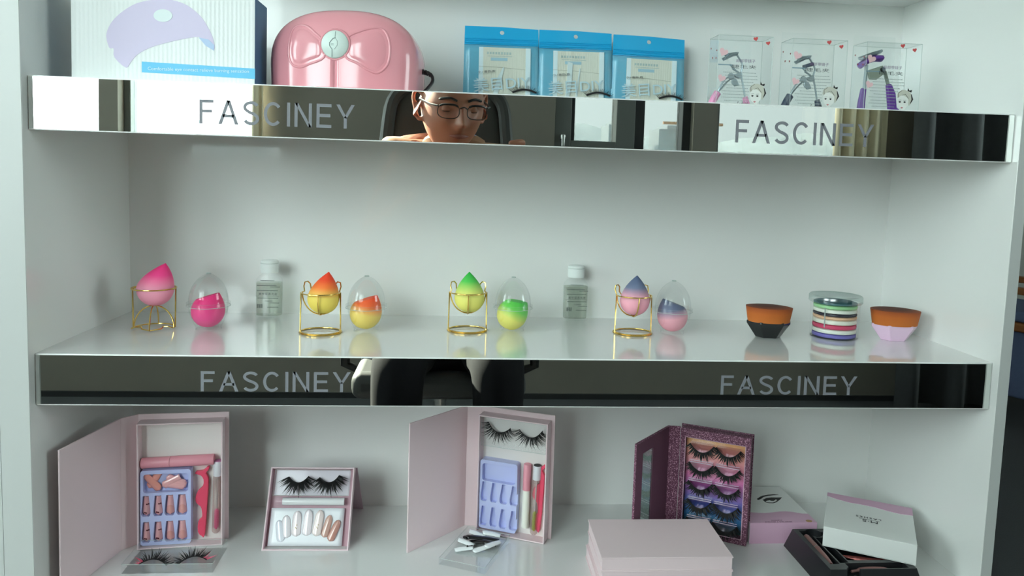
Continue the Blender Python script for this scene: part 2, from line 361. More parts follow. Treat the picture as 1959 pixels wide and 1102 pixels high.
part('gas_column', MB().lathe([(0.03, 0.08), (0.03, 0.3), (0.02, 0.3), (0.02, 0.43)], 16), METAL, t)
for k in range(5):
    a = 2 * PI * k / 5 + 0.3
    l = part('base_leg', MB().tube([(0, 0, 0.1), (0.3 * math.cos(a), 0.3 * math.sin(a), 0.075)], [0.03, 0.018]), BLACKP, t)
    part('caster', MB().lathe([(0.028, -0.02), (0.03, 0), (0.028, 0.02)], 14, T(0.3 * math.cos(a), 0.3 * math.sin(a), 0.03, 90, 0, 0)), BLACKP, l)

def skin_mesh(nodes, edges, root=0, sub=2):
    me = bpy.data.meshes.new('skin'); me.from_pydata([n[0] for n in nodes], edges, []); o = bpy.data.objects.new('skin', me); C.objects.link(o)
    o.modifiers.new('skin', 'SKIN')
    if not me.skin_vertices:
        bb = bmesh.new(); bb.from_mesh(me); bb.verts.layers.skin.verify(); bb.to_mesh(me); bb.free()
    for v, n in zip(me.skin_vertices[0].data, nodes):
        r = n[1]; v.radius = r if isinstance(r, tuple) else (r, r); v.use_root = False
    me.skin_vertices[0].data[root].use_root = True
    s_ = o.modifiers.new('sub', 'SUBSURF'); s_.levels = sub; s_.render_levels = sub
    bpy.context.view_layer.update()
    r = bpy.data.meshes.new_from_object(o.evaluated_get(bpy.context.evaluated_depsgraph_get())); bpy.data.objects.remove(o)
    mb = MB(); mb.V = [v.co.copy() for v in r.vertices]; mb.F = [tuple(p.vertices) for p in r.polygons]; bpy.data.meshes.remove(r); return mb
def chain(pts):                                             # [(point, radius), ...] joined one after another
    return skin_mesh(pts, [(i, i + 1) for i in range(len(pts) - 1)])
SKIN = mat('skin', (162, 108, 86), 0.5, sub=0.35)
bx, by = 0.485, -1.42
nodes = [((bx, by, -0.27), (0.15, 0.11)), ((bx, by - 0.01, -0.08), (0.14, 0.10)), ((bx, by + 0.03, 0.08), (0.155, 0.11)), ((bx, by + 0.09, 0.235), (0.12, 0.085)), ((bx, by + 0.15, 0.30), (0.068, 0.064)), ((bx, by + 0.22, 0.35), (0.06, 0.06)),
         ((bx - 0.165, by + 0.12, 0.258), 0.068), ((bx - 0.27, by + 0.22, -0.02), 0.045), ((bx - 0.10, by + 0.41, 0.15), 0.028),
         ((bx + 0.165, by + 0.12, 0.245), 0.064), ((bx + 0.30, by + 0.22, 0.0), 0.045), ((bx + 0.145, by + 0.42, 0.195), 0.028),
         ((bx - 0.1, by + 0.04, -0.29), 0.085), ((bx - 0.13, by + 0.44, -0.27), 0.06), ((bx - 0.13, by + 0.42, -0.74), 0.04), ((bx - 0.14, by + 0.58, -0.80), 0.035),
         ((bx + 0.1, by + 0.04, -0.29), 0.085), ((bx + 0.13, by + 0.44, -0.27), 0.06), ((bx + 0.13, by + 0.42, -0.74), 0.04), ((bx + 0.14, by + 0.58, -0.80), 0.035)]
edges = [(0, 1), (1, 2), (2, 3), (3, 4), (4, 5), (3, 6), (6, 7), (7, 8), (3, 9), (9, 10), (10, 11), (0, 12), (12, 13), (13, 14), (14, 15), (0, 16), (16, 17), (17, 18), (18, 19)]
body = skin_mesh(nodes, edges)
def headfn(u, v):
    la = 2 * PI * u; ph = PI * (v - 0.5); c = math.cos(ph)
    x, y, z = 0.079 * c * math.sin(la), 0.098 * c * math.cos(la), 0.122 * math.sin(ph); zn = z / 0.122
    if zn < 0: x *= 1 - 0.13 * (-zn) ** 1.6; y = y * (1 - 0.1 * zn * zn) if y > 0 else y * (1 + 0.35 * zn)
    if y > 0:
        g = lambda cx, cz, sx, sz: math.exp(-((abs(x) - cx) / sx) ** 2 - ((z - cz) / sz) ** 2)
        y += 0.028 * g(0, -0.036, 0.011, 0.016) + 0.014 * g(0, -0.012, 0.008, 0.022) + 0.006 * g(0.012, -0.04, 0.009, 0.008)
        y += 0.006 * g(0.028, 0.022, 0.02, 0.008) - 0.011 * g(0.032, 0.0, 0.016, 0.011) + 0.005 * g(0.04, -0.03, 0.02, 0.02)
        y += 0.007 * g(0, -0.060, 0.02, 0.006) + 0.007 * g(0, -0.072, 0.016, 0.006) - 0.004 * g(0, -0.066, 0.022, 0.003) + 0.006 * g(0.032, 0.004, 0.014, 0.006) + 0.012 * g(0, -0.105, 0.022, 0.016)
    return (x, y, z)
HM = T(0.477, -1.152, 0.404, -10, 0, -15) @ Matrix.Scale(1.06, 4)
body.grid(headfn, 72, 60, True, HM)
for s_ in (-1, 1):                                           # ears: a bent rim and a bowl
    ear = MB().tube(spline([(s_ * 0.076, 0.004, -0.036), (s_ * 0.086, -0.004, -0.036), (s_ * 0.094, -0.016, -0.005), (s_ * 0.097, -0.022, 0.02), (s_ * 0.090, -0.008, 0.034), (s_ * 0.078, 0.008, 0.022)]), 0.0052, 8)
    ear.lathe([(0.002, -0.003), (0.025, -0.002), (0.025, 0.002), (0.002, 0.003)], 16, T(s_ * 0.085, -0.007, 0.0, 0, 68 * s_, 0), 1.35, 0.8)
    body.add(ear.V, ear.F, HM)
# hands: a palm and five fingers each, closed on the edges of the phone
def hand(wr, s_):
    """s_ = +1: the hand at the phone's +x end"""
    mb = chain([(wr, 0.026), (wr + Vector((s_ * 0.012, 0.02, 0.03)), (0.02, 0.03)), (wr + Vector((s_ * 0.02, 0.034, 0.062)), (0.018, 0.034))])
    pm = wr + Vector((s_ * 0.02, 0.034, 0.05))
    for k, (dx, dz, L_) in enumerate(((0.004, 0.034, 0.9), (0.018, 0.022, 1.0), (0.022, 0.002, 0.95), (0.020, -0.018, 0.78))):
        p = pm + Vector((s_ * dx, 0.004, dz)); kn = p + Vector((s_ * 0.012, 0.026 * L_, 0.014 if k == 0 else 0.004))
        mid = kn + Vector((-s_ * 0.022 * L_, 0.014, -0.002)); tip = mid + Vector((-s_ * 0.022 * L_, -0.002, -0.004))
        m2 = chain([(pm, 0.011), (p, 0.010), (kn, 0.0092), (mid, 0.0085), (tip, 0.0072)]); mb.add(m2.V, m2.F)
    q = pm + Vector((-s_ * 0.006, -0.004, -0.006)); m2 = chain([(pm, 0.012), (q + Vector((-s_ * 0.02, -0.008, 0.01)), 0.0105), (q + Vector((-s_ * 0.04, 0.0, 0.018)), 0.0095), (q + Vector((-s_ * 0.055, 0.004, 0.016)), 0.008)])
    mb.add(m2.V, m2.F); return mb
for wr, s_ in ((Vector((bx - 0.10, by + 0.41, 0.15)), -1), (Vector((bx + 0.135, by + 0.425, 0.206)), 1)):
    h = hand(wr, s_); body.add(h.V, h.F)
person = part('person', body, SKIN, fix=False)
rm = person.modifiers.new('one_surface', 'REMESH'); rm.mode = 'VOXEL'; rm.voxel_size = 0.0034
bpy.context.view_layer.update()
me = bpy.data.meshes.new_from_object(person.evaluated_get(bpy.context.evaluated_depsgraph_get())); person.modifiers.clear(); person.data = me
sm = person.modifiers.new('soft', 'SMOOTH'); sm.factor = 0.5; sm.iterations = 3
me.polygons.foreach_set('use_smooth', [True] * len(me.polygons)); me.materials.clear(); me.materials.append(SKIN)
tag(person, 'seated person in glasses and light brown jacket holding up a phone', 'person')
jn = [(p, (r[0] + 0.016, r[1] + 0.016) if isinstance(r, tuple) else r + 0.016) for p, r in nodes]
JACKET = mat('light_brown_jacket', (168, 132, 104), 0.9, noise=0.08, scale=60, bump=0.1); TROUSER = mat('dark_trousers', (18, 19, 23), 0.95, spec=0.2)
ids = [0, 1, 2, 3, 6, 7, 8, 9, 10, 11]; jnodes = [jn[i] for i in ids]
jnodes[0] = (jnodes[0][0] + Vector((0, 0, 0.04)) if isinstance(jnodes[0][0], Vector) else tuple(Vector(jnodes[0][0]) + Vector((0, 0, 0.04))), (0.172, 0.13))
for i in (6, 9): jnodes[i] = (tuple(Vector(jnodes[i][0]) * 0.88 + Vector(jnodes[i - 1][0]) * 0.12), 0.042)
part('jacket', skin_mesh(jnodes, [(0, 1), (1, 2), (2, 3), (3, 4), (4, 5), (5, 6), (3, 7), (7, 8), (8, 9)]), JACKET, person, fix=False, angle=80)
part('collar', MB().tube([(bx + 0.075 * math.sin(a), by + 0.145 + 0.075 * math.cos(a), 0.298 + 0.02 * math.cos(a)) for a in [2 * PI * k / 20 for k in range(20)]], 0.02, 8, True), mat('brown_collar', (150, 112, 86), 0.9), person)
part('shirt_collar', MB().tube([(bx + 0.062 * math.sin(a), by + 0.165 + 0.066 * math.cos(a), 0.315 + 0.016 * math.cos(a)) for a in [2 * PI * k / 20 for k in range(20)]], 0.010, 8, True), mat('blue_shirt', (150, 172, 214), 0.9), person)
tn = [jn[i] for i in (0, 12, 13, 14, 16, 17, 18)]
part('trousers', skin_mesh(tn, [(0, 1), (1, 2), (2, 3), (0, 4), (4, 5), (5, 6)]), TROUSER, person, fix=False, angle=80)
for i in (14, 18): part('shoe', chain([(Vector(nodes[i][0]) + Vector((0, -0.03, -0.06)), 0.05), (Vector(nodes[i + 1][0]) + Vector((0, 0.02, -0.0)), 0.045)]), BLACKP, person)
def hairfn(u, v):
    p = Vector(headfn(u, 0.5 + 0.5 * (0.16 + 0.84 * v))); f = max(0, math.cos(2 * PI * u))
    if v < 0.35: p = Vector(headfn(u, 0.5 + 0.5 * (0.16 + 0.84 * v) + 0.17 * f ** 1.0 * (1 - v / 0.35)))
    return p * 1.06 + Vector((0, -0.003, 0.004))
part('hair', MB().grid(hairfn, 60, 18, True), mat('short_black_hair', (22, 20, 20), 0.6, bump=0.4, scale=300), person, M=HM, solid=0.006)
for s_ in (-1, 1):
    e = part('eye', MB().lathe([(0.0125 * math.sin(a), -0.0125 * math.cos(a)) for a in [PI * k / 10 for k in range(11)]], 16, T(s_ * 0.032, 0.0735, -0.001, -90, 0, 0)), mat('eye_white', (150, 128, 116), 0.2), person, M=HM)
    lid = lambda u, v: (s_ * 0.032 + 0.0140 * math.cos(R(-22 + 112 * v)) * math.sin(R(180 * u - 90)), 0.0735 + 0.0140 * math.cos(R(-22 + 112 * v)) * math.cos(R(180 * u - 90)), -0.001 + 0.0140 * math.sin(R(-22 + 112 * v)))
    part('eyelid', MB().grid(lid, 15, 9), SKIN, person, M=HM, solid=0.0012); part('lash_line', MB().tube([lid(k / 14, 0.0) for k in range(2, 13)], 0.0010, 5), BLACKINK, person, M=HM)
    part('eyebrow', MB().tube(spline([(s_ * 0.014, 0.1, 0.021), (s_ * 0.032, 0.097, 0.027), (s_ * 0.054, 0.078, 0.022)]), [0.003] * 7 + [0.0034] * 5 + [0.002], 6), BLACKINK, person, M=HM)
part('lips', MB().grid(lambda u, v: (0.024 * (2 * u - 1), 0.0985 - 0.012 * (2 * u - 1) ** 2 + 0.0025 * math.sin(PI * v), -0.066 + 0.010 * (v - 0.5) * (1 - (2 * u - 1) ** 2) + 0.0001 * v), 15, 7), mat('lips', (140, 84, 74), 0.5), person, M=HM, solid=0.002)
gl = part('glasses', MB().tube(spline([(-0.009, 0.113, 0.004), (0, 0.115, 0.008), (0.009, 0.113, 0.004)]), 0.0016, 6), BLACKP, person, M=HM)
for s_ in (-1, 1):
    lens = [(s_ * (0.036 + 0.026 * math.copysign(abs(math.cos(a)) ** 0.7, math.cos(a))), 0.112 - 0.012 * ((0.036 + 0.026 * s_ * 0) / 0.036) * 0 - 0.010 * max(0, math.cos(a)), -0.004 + 0.017 * math.copysign(abs(math.sin(a)) ** 0.7, math.sin(a))) for a in [2 * PI * k / 28 for k in range(28)]]
    part('rim', MB().tube(lens, 0.0011, 6, True), BLACKP, gl)
    part('top_bar', MB().tube([l for l in lens if l[2] > 0.008][::1], 0.0026, 6), BLACKP, gl)
    part('temple', MB().tube([(s_ * 0.062, 0.104, 0.008), (s_ * 0.076, 0.08, 0.009), (s_ * 0.086, 0.0, 0.014), (s_ * 0.088, -0.02, -0.004)], 0.0024, 6), BLACKP, gl)
t = thing('smartphone', 'black smartphone held sideways in both hands of the person', 'phone', T(0.563, -0.9235, 0.212, 4, 0, 2))
part('phone_body', MB().prism(rrect(-0.082, 0.082, -0.037, 0.037, 0.01), -0.004, 0.004), BLACKP, t, 0.0015)
part('camera_ring', MB().lathe([(0.007, 0), (0.007, 0.001), (0.0055, 0.001), (0.0055, 0)], 20, T(-0.074, 0.0035, 0.022, -90, 0, 0)), METAL, t)
part('screen', MB().box(-0.078, 0.078, -0.0045, -0.004, -0.034, 0.034), mat('screen_glass', (8, 8, 10), 0.05), t)


def sans(word, width, height, st=0.132, gap=0.2):
    """plain light capitals, each letter cut out of strokes; x from 0, z from 0"""
    W_ = {'F': .60, 'A': .84, 'S': .68, 'C': .78, 'I': .12, 'N': .74, 'E': .64, 'Y': .80}
    mb = MB(); x = 0.0
    def bar(x0, x1, z0, z1): mb.prism([(x + x0, z0), (x + x1, z0), (x + x1, z1), (x + x0, z1)], -1, 0)
    def quad(*p): mb.prism([(x + q[0], q[1]) for q in p], -1, 0)
    def ribbon(pts):
        P = [Vector((x + p[0], 0, p[1])) for p in pts]; n = len(P); A = []; B = []
        for i in range(n):
            t_ = (P[min(i + 1, n - 1)] - P[max(i - 1, 0)]).normalized(); nn = Vector((-t_.z, 0, t_.x)) * st / 2; A.append(P[i] + nn); B.append(P[i] - nn)
        for i in range(n - 1): mb.prism([(A[i].x, A[i].z), (A[i + 1].x, A[i + 1].z), (B[i + 1].x, B[i + 1].z), (B[i].x, B[i].z)], -1, 0)
    for c in word:
        w_ = W_[c]
        if c == 'F': bar(0, st, 0, 1); bar(st, w_, 1 - st, 1); bar(st, w_ * .88, .46, .46 + st)
        if c == 'E': bar(0, st, 0, 1); bar(st, w_, 1 - st, 1); bar(st, w_ * .93, .45, .45 + st); bar(st, w_, 0, st)
        if c == 'I': bar(0, st, 0, 1)
        if c == 'N': bar(0, st, 0, 1); bar(w_ - st, w_, 0, 1); quad((st * .1, 1), (st * 1.15, 1), (w_ - st * .1, 0), (w_ - st * 1.15, 0))
        if c == 'A':
            m_ = w_ / 2; k = st * 1.06
            quad((0, 0), (k, 0), (m_ + k * .52, 1), (m_ - k * .52, 1)); quad((w_ - k, 0), (w_, 0), (m_ + k * .52, 1), (m_ - k * .52, 1)); bar(w_ * .22, w_ * .78, .29, .29 + st * .95)
        if c == 'Y':
            m_ = w_ / 2; bar(m_ - st / 2, m_ + st / 2, 0, .45); k = st * 1.15
            quad((0, 1), (k, 1), (m_ + st / 2, .43), (m_ - st / 2, .43)); quad((w_ - k, 1), (w_, 1), (m_ + st / 2, .43), (m_ - st / 2, .43))
        if c == 'C': r_ = .5 - st / 2; ribbon([(w_ * .5 + (w_ / 2 - st / 2) * math.cos(R(q)), .5 + r_ * math.sin(R(q))) for q in range(40, 325, 12)] )
        if c == 'S':
            m_ = w_ / 2; hw = w_ / 2 - st / 2
            ribbon([(m_ + hw * math.cos(R(q)), .745 + (.255 - st / 2) * math.sin(R(q))) for q in range(22, 240, 12)] + [(m_ - hw * .35, .545), (m_ + hw * .35, .475)] + [(m_ + hw * math.cos(R(q)), .27 + (.27 - st / 2) * math.sin(R(q))) for q in range(58, -165, -12)])
        x += w_ + gap
    x -= gap
    for v in mb.V: v.x *= width / x; v.z *= height; v.y *= 0.0003
    return mb
# ------------------------------------------------------------------ the display cabinet
Z1, Z2, Z3, Z4 = 0.0, 0.325, -0.3097, 0.5165                 # shelf tops: middle, upper, lower; underside of the board above
D = 0.281
LX = lambda z: -0.0112 * z                                   # the sides stand a hair out of plumb
RX = lambda z: 1.2 + 0.0144 * z
cab = thing('display_cabinet', 'white gloss display cabinet with mirrored shelf strips lettered FASCINEY', 'cabinet', T(0, 0, 0))
zb, zt = ZF, 0.9
def side(x, t0, t1, name):
    return part(name, MB().hexa([(x(zb) + t0, 0, zb), (x(zb) + t1, 0, zb), (x(zb) + t1, D + 0.018, zb), (x(zb) + t0, D + 0.018, zb)],
                                [(x(zt) + t0, 0, zt), (x(zt) + t1, 0, zt), (x(zt) + t1, D + 0.018, zt), (x(zt) + t0, D + 0.018, zt)]), WHITE, cab, 0.0012)
sides = (side(LX, -0.033, 0, 'side_panel'), side(RX, 0, 0.0145, 'side_panel'), side(LX, -0.20, -0.0335, 'filler_panel'))
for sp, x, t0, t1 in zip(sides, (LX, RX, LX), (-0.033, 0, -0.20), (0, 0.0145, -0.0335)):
    part('dimmed_front', MB().hexa([(x(zb) + t0, -0.0008, zb), (x(zb) + t1, -0.0008, zb), (x(zb) + t1, 0, zb), (x(zb) + t0, 0, zb)], [(x(zt) + t0, -0.0008, zt), (x(zt) + t1, -0.0008, zt), (x(zt) + t1, 0, zt), (x(zt) + t0, 0, zt)]), EDGE, sp)  # thin greyer skin added to darken the fronts that face the windows
part('back_panel', MB().box(-0.03, 1.22, D, D + 0.018, zb, zt), WHITE, cab)
for nm, z, th in (('shelf', Z1, 0.024), ('shelf', Z2, 0.024), ('shelf', Z3, 0.024), ('top_board', Z4 + 0.024, 0.024)):
    y = 0.0135 if z in (Z1, Z2) else (0.16 if z > 0.5 else 0.002)  # top board stops short, out of view, to let light into the compartment
    part(nm, MB().hexa([(LX(z), y, z - th), (RX(z), y, z - th), (RX(z), D, z - th), (LX(z), D, z - th)], [(LX(z), y, z), (RX(z), y, z), (RX(z), D, z), (LX(z), D, z)]), SHELF, cab)
part('plinth', MB().box(0.01, 1.18, 0.03, D, zb, zb + 0.08), WHITE, cab)
for z, h, xa, wa, xb, wb in ((Z2, 0.0622, 0.2782, 0.1795, 0.9256, 0.1795), (Z1, 0.0618, 0.2792, 0.1775, 0.924, 0.181)):
    a, b2 = LX(z) + 0.0012, RX(z) - 0.0012
    fs = part('fascia', MB().box(a, b2, 0.0122, 0.0215, z - h, z - 0.0004), WHITEP, cab, 0.0004)
    part('mirror_strip', MB().box(a + 0.0005, b2 - 0.0005, 0.0117, 0.0125, z - h + 0.0013, z - 0.0014), MIRROR, fs)
    lz = z - (0.0485 if z == Z2 else 0.0438); hh = 0.0282 if z == Z2 else 0.0246
    for xc, wc in ((xa, wa), (xb, wb)): part('lettering', sans('FASCINEY', wc, hh), FROST, fs, M=T(xc - wc / 2, 0.0116, lz), angle=20)

# ------------------------------------------------------------------ top shelf
def flat(poly, m, name, parent, y, th=0.0003, M=None):      # a flat print on a face, as outline in x,z
    return part(name, MB().prism(poly, y - th, y), m, parent, M=M)
def heart(cx, cz, s, rot=0):
    o = []
    for k in range(24):
        a = 2 * PI * k / 24; x = 16 * math.sin(a) ** 3; z = 13 * math.cos(a) - 5 * math.cos(2 * a) - 2 * math.cos(3 * a) - math.cos(4 * a)
        x, z = x * math.cos(rot) - z * math.sin(rot), x * math.sin(rot) + z * math.cos(rot); o.append((cx + x * s / 16, cz + z * s / 16))
    return o
# the lamp carton
t = thing('lamp_carton', 'white corrugated carton with a lilac lamp picture and dark blue sides', 'carton', T(0.1348, 0.05, Z2))
part('body', MB().box(-0.1072, 0.1072, 0.0006, 0.058, 0, 0.1075), mat('dark_blue_card', (58, 104, 140), 0.5), t, 0.0008)
CORR = mat('corrugated_white', (226, 230, 230), 0.6)
n = CORR.node_tree; tcn = n.nodes.new('ShaderNodeTexCoord'); wv = n.nodes.new('ShaderNodeTexWave'); wv.bands_direction = 'X'; wv.inputs['Scale'].default_value = 62; wv.inputs['Distortion'].default_value = 1.2; wv.inputs['Detail Scale'].default_value = 3
bp = n.nodes.new('ShaderNodeBump'); bp.inputs['Strength'].default_value = 0.22; bp.inputs['Distance'].default_value = 0.0012
n.links.new(tcn.outputs['Object'], wv.inputs['Vector']); n.links.new(wv.outputs['Fac'], bp.inputs['Height']); n.links.new(bp.outputs[0], n.nodes['Principled BSDF'].inputs['Normal'])
part('front_panel', MB().box(-0.1072, 0.1066, 0, 0.0008, 0, 0.1075), CORR, t)
fx = lambda zx, zy: ((zx - 503) * 0.0001667 - 0.1072, 0.0 + (551 - zy + (zx - 503) * 0.0314) * 0.0001745 + 0.0025)
dome = smooth([fx(*p) for p in ((745, 270), (760, 210), (800, 150), (870, 90), (960, 40), (1080, 15), (1200, 15), (1310, 50), (1400, 120), (1450, 190), (1490, 270), (1500, 350), (1440, 300), (1390, 265), (1280, 280), (1150, 310), (1040, 345), (960, 390), (915, 440), (880, 480), (800, 410), (795, 350), (765, 345))], 3)
flat(dome, mat('pale_lilac_print', (206, 196, 222), 0.6), 'lamp_picture', t, -0.0001)
flat([fx(1140 + 66 * math.cos(a), 122 + 43 * math.sin(a)) for a in [2 * PI * k / 24 for k in range(24)]], mat('pale_mint_print', (216, 226, 228), 0.6), 'picture_button', t, -0.0005)
flat([fx(*p) for p in ((1390, 268), (1460, 282), (1500, 320), (1498, 358), (1440, 325))], mat('pale_blue_print', (176, 196, 226), 0.6), 'picture_opening', t, -0.0005)
flat([fx(*p) for p in ((990, 437), (1790, 478), (1790, 550), (990, 510))], mat('sky_blue_print', (98, 186, 226), 0.55), 'blue_band', t, -0.0002)
text('lettering', 'Comfortable eye contact relieve burning sensation', mat('pale_ink', (206, 232, 240), 0.6), t, T(*[(lambda p: (p[0], -0.0007, p[1]))(fx(1390, 494))][0], 0, -0.7, 0), 0.119, 0.0052, 0.0002)

# the pink nail lamp
PINKL = mat('pink_lamp_gloss', (222, 150, 160), 0.14, coat=0.12)
t = thing('nail_lamp', 'glossy pink domed nail lamp with embossed bow and round silver button', 'nail lamp', T(0.345, 0.105, Z2, 0, 0, -9))
HX, HZ, ZB = 0.0955, 0.069, 0.036
def lampout(a, s):                                           # outline point at angle a, scaled s about (0, ZB)
    p = 2 / 2.5; c, q = math.cos(a), math.sin(a)
    return (HX * s * math.copysign(abs(c) ** p, c), ZB + HZ * s * abs(q) ** p)
def lampy(s): return -0.004 - 0.046 * (1 - min(1, s) ** 2.6) ** (1 / 2.6)
def lampsurf(x, z):
    s = (abs(x / HX) ** 2.5 + (max(0, z - ZB) / HZ) ** 2.5) ** 0.4; return lampy(s)
mb = MB(); NA = 48
def lampfn(u, v):
    if v < 0.6: s = 0.001 + (1 - (1 - v / 0.6) ** 2) * 0.999; y = lampy(s)
    else: k = (v - 0.6) / 0.4; s = 1.0 - 0.05 * k * k; y = -0.004 + 0.062 * k
    if u < 0.12 or u > 0.88:                                 # straight down to the shelf
        k = u / 0.12 if u < 0.12 else (1 - u) / 0.12; x = HX * s * (1 if u < 0.5 else -1); return (x * (0.985 + 0.015 * k), y, ZB * k)
    x, z = lampout(PI * (u - 0.12) / 0.76, s); return (x, y, z)
mb.grid(lampfn, 61, 46); part('shell', mb, PINKL, t, angle=80, solid=0.002)
bz = 0.0565; fb = lambda zx, zy: ((zx - 545) * 0.000182, bz - (zy - 345) * 0.000185)
loops = [[(462, 330), (400, 270), (340, 225), (280, 212), (230, 240), (212, 330), (212, 420), (240, 480), (300, 498), (370, 475), (470, 430)],
         [(628, 300), (700, 255), (790, 226), (860, 232), (902, 300), (912, 390), (895, 470), (840, 522), (780, 510), (700, 465), (618, 420)]]
for lp in loops:
    pts = [fb(*p) for p in lp]; out_ = smooth(pts, 4); cx = sum(p[0] for p in out_) / len(out_); cz = sum(p[1] for p in out_) / len(out_)
    g = MB(); V = []; N_ = len(out_)
    for j in range(7):
        k = j / 6
        for p in out_:
            x = cx + (p[0] - cx) * max(k, 0.01); z = cz + (p[1] - cz) * max(k, 0.01); V.append((x, lampsurf(x, z) - 0.0024 * (1 - k ** 6) + 0.0006, z))
    g.add(V, [(j * N_ + i, j * N_ + (i + 1) % N_, (j + 1) * N_ + (i + 1) % N_, (j + 1) * N_ + i) for j in range(6) for i in range(N_)])
    bl = part('bow_loop', g, PINKL, t, angle=80)
    part('bow_ridge', MB().tube([(x, lampsurf(x, z) - 0.0004, z) for x, z in out_], 0.0018, 8, True), PINKL, bl, angle=80)
SIL = mat('silver_button', (200, 214, 209), 0.55, metal=0.1)
yb = lampsurf(0, bz)
bt = part('button', MB().lathe([(0.0001, 0.0044), (0.0160, 0.0042), (0.0172, 0.003), (0.0172, 0)], 40, T(0, yb + 0.0005, bz, 90, 0, 0)), SIL, t, angle=50)
part('button_ring', MB().tube([(0.0183 * math.cos(a), lampsurf(0.0183 * math.cos(a), bz) - 0.0008, bz + 0.0183 * math.sin(a)) for a in [2 * PI * k / 40 for k in range(40)]], 0.0016, 8, True), PINKL, bt)
GREYL = mat('grey_engraving', (140, 156, 154), 0.5)
sw = MB(); yy = yb - 0.0040
sw.tube([(x, yy, bz + z) for x, z in ((-0.003, -0.0155), (-0.003, -0.006), (-0.0062, -0.002), (-0.0062, 0.002), (-0.002, 0.007), (0.0012, 0.008))], 0.0005, 5)
sw.tube([(x, yy, bz + z) for x, z in ((0.001, 0.0155), (0.0005, 0.008), (0.0035, 0.004), (0.0035, -0.001), (0, -0.006))], 0.0003, 5)
for dz in (0.0006, -0.001): sw.tube([(-0.0045, yy, bz + dz), (-0.001, yy, bz + dz)], 0.00025, 5)
part('button_engraving', sw, GREYL, bt)
cd = MB(); pts = [(0.092, 0.02, 0.034), (0.1, 0.02, 0.034), (0.108, 0.018, 0.03), (0.1105, 0.014, 0.021), (0.104, 0.008, 0.01), (0.099, 0.004, 0.004), (0.107, 0.0, 0.0025), (0.112, 0.02, 0.0025), (0.116, 0.08, 0.0025)]
cd.tube(spline(pts), 0.0022, 10)
cb = part('power_cord', cd, BLACKP, t)
sr = MB()
for k in range(5): sr.lathe([(0.0038 - 0.0002 * k, -0.0011), (0.0038 - 0.0002 * k, 0.0011)], 12, T(0.0935 + k * 0.0032, 0.02, 0.0345 - 0.0006 * k * k * 0.4, 0, 90 + 6 * k, 0))
part('strain_relief', sr, BLACKP, cb)

# false eyelash: a curved band and its fan of hairs, hanging in the x,z plane and bowed towards -y
def lash_parts(parent, w, drop, hair, n_, sweep=0.5, seed=1, bow=0.003, tipm=None, thick=1.0):
    r = random.Random(seed)
    bd = lambda s: Vector((w / 2 * s, 0, drop * (s * s - 1)))
    part('band', MB().tube([bd(-1 + 2 * k / 14) for k in range(15)], 0.0006 * thick, 6), LASHM, parent)
    hb, tb = MB(), MB()
    for k in range(n_):
        s = -0.97 + 1.94 * k / (n_ - 1) + r.uniform(-0.02, 0.02); p = bd(s)
        cl = 0.75 + 0.25 * math.cos(k * 2 * PI / 6.5); L_ = hair * (0.66 + 0.34 * (1 - s * s)) * cl * r.uniform(0.85, 1.1)
        a = s * sweep * 1.5 + r.uniform(-0.16, 0.16); d = Vector((math.sin(a), 0, -math.cos(a)))
        bendx = r.uniform(-0.12, 0.12) + 0.25 * s
        pts = [p + d * (L_ * q) + Vector((bendx * L_ * q * q, -bow * math.sin(PI * q * 0.8), 0)) for q in (0, 0.35, 0.7, 1)]
        rr = [0.00055 * thick, 0.0005 * thick, 0.00032 * thick, 0.00006]
        (tb if tipm and abs(s) > 0.72 and s * tipm[1] > 0 else hb).tube(pts, rr, 3)
    part('hairs', hb, LASHM, parent)
    if tipm: part('pink_hairs', tb, tipm[0], parent)
def lash(label, M, w=0.034, drop=0.011, hair=0.014, n_=46, group=None, **k):
    t = thing('false_eyelash', label, 'eyelash', M, group); lash_parts(t, w, drop, hair, n_, **k); return t

# three blue zip pouches
BLUEH = mat('cyan_foil', (24, 164, 216), 0.3, coat=0.3, bump=0.12, scale=60)
BLUEB = mat('pale_cyan_film', (120, 190, 216), 0.3, coat=0.3, bump=0.1, scale=45)
BEIGE = mat('beige_insert_card', (242, 231, 214), 0.7)
n = BEIGE.node_tree; tcn = n.nodes.new('ShaderNodeTexCoord'); wv = n.nodes.new('ShaderNodeTexWave'); wv.bands_direction = 'X'; wv.inputs['Scale'].default_value = 90
bp = n.nodes.new('ShaderNodeBump'); bp.inputs['Strength'].default_value = 0.12; bp.inputs['Distance'].default_value = 0.001
n.links.new(tcn.outputs['Object'], wv.inputs['Vector']); n.links.new(wv.outputs['Fac'], bp.inputs['Height']); n.links.new(bp.outputs[0], n.nodes['Principled BSDF'].inputs['Normal'])
PALEW = mat('white_print', (244, 250, 252), 0.5); PALEG = mat('faint_grey_print', (192, 200, 194), 0.6); PALEBL = mat('faint_blue_print', (178, 204, 214), 0.6)
FILM = clear('pouch_film', (240, 248, 250), 0.035, 0.5, 0.06)
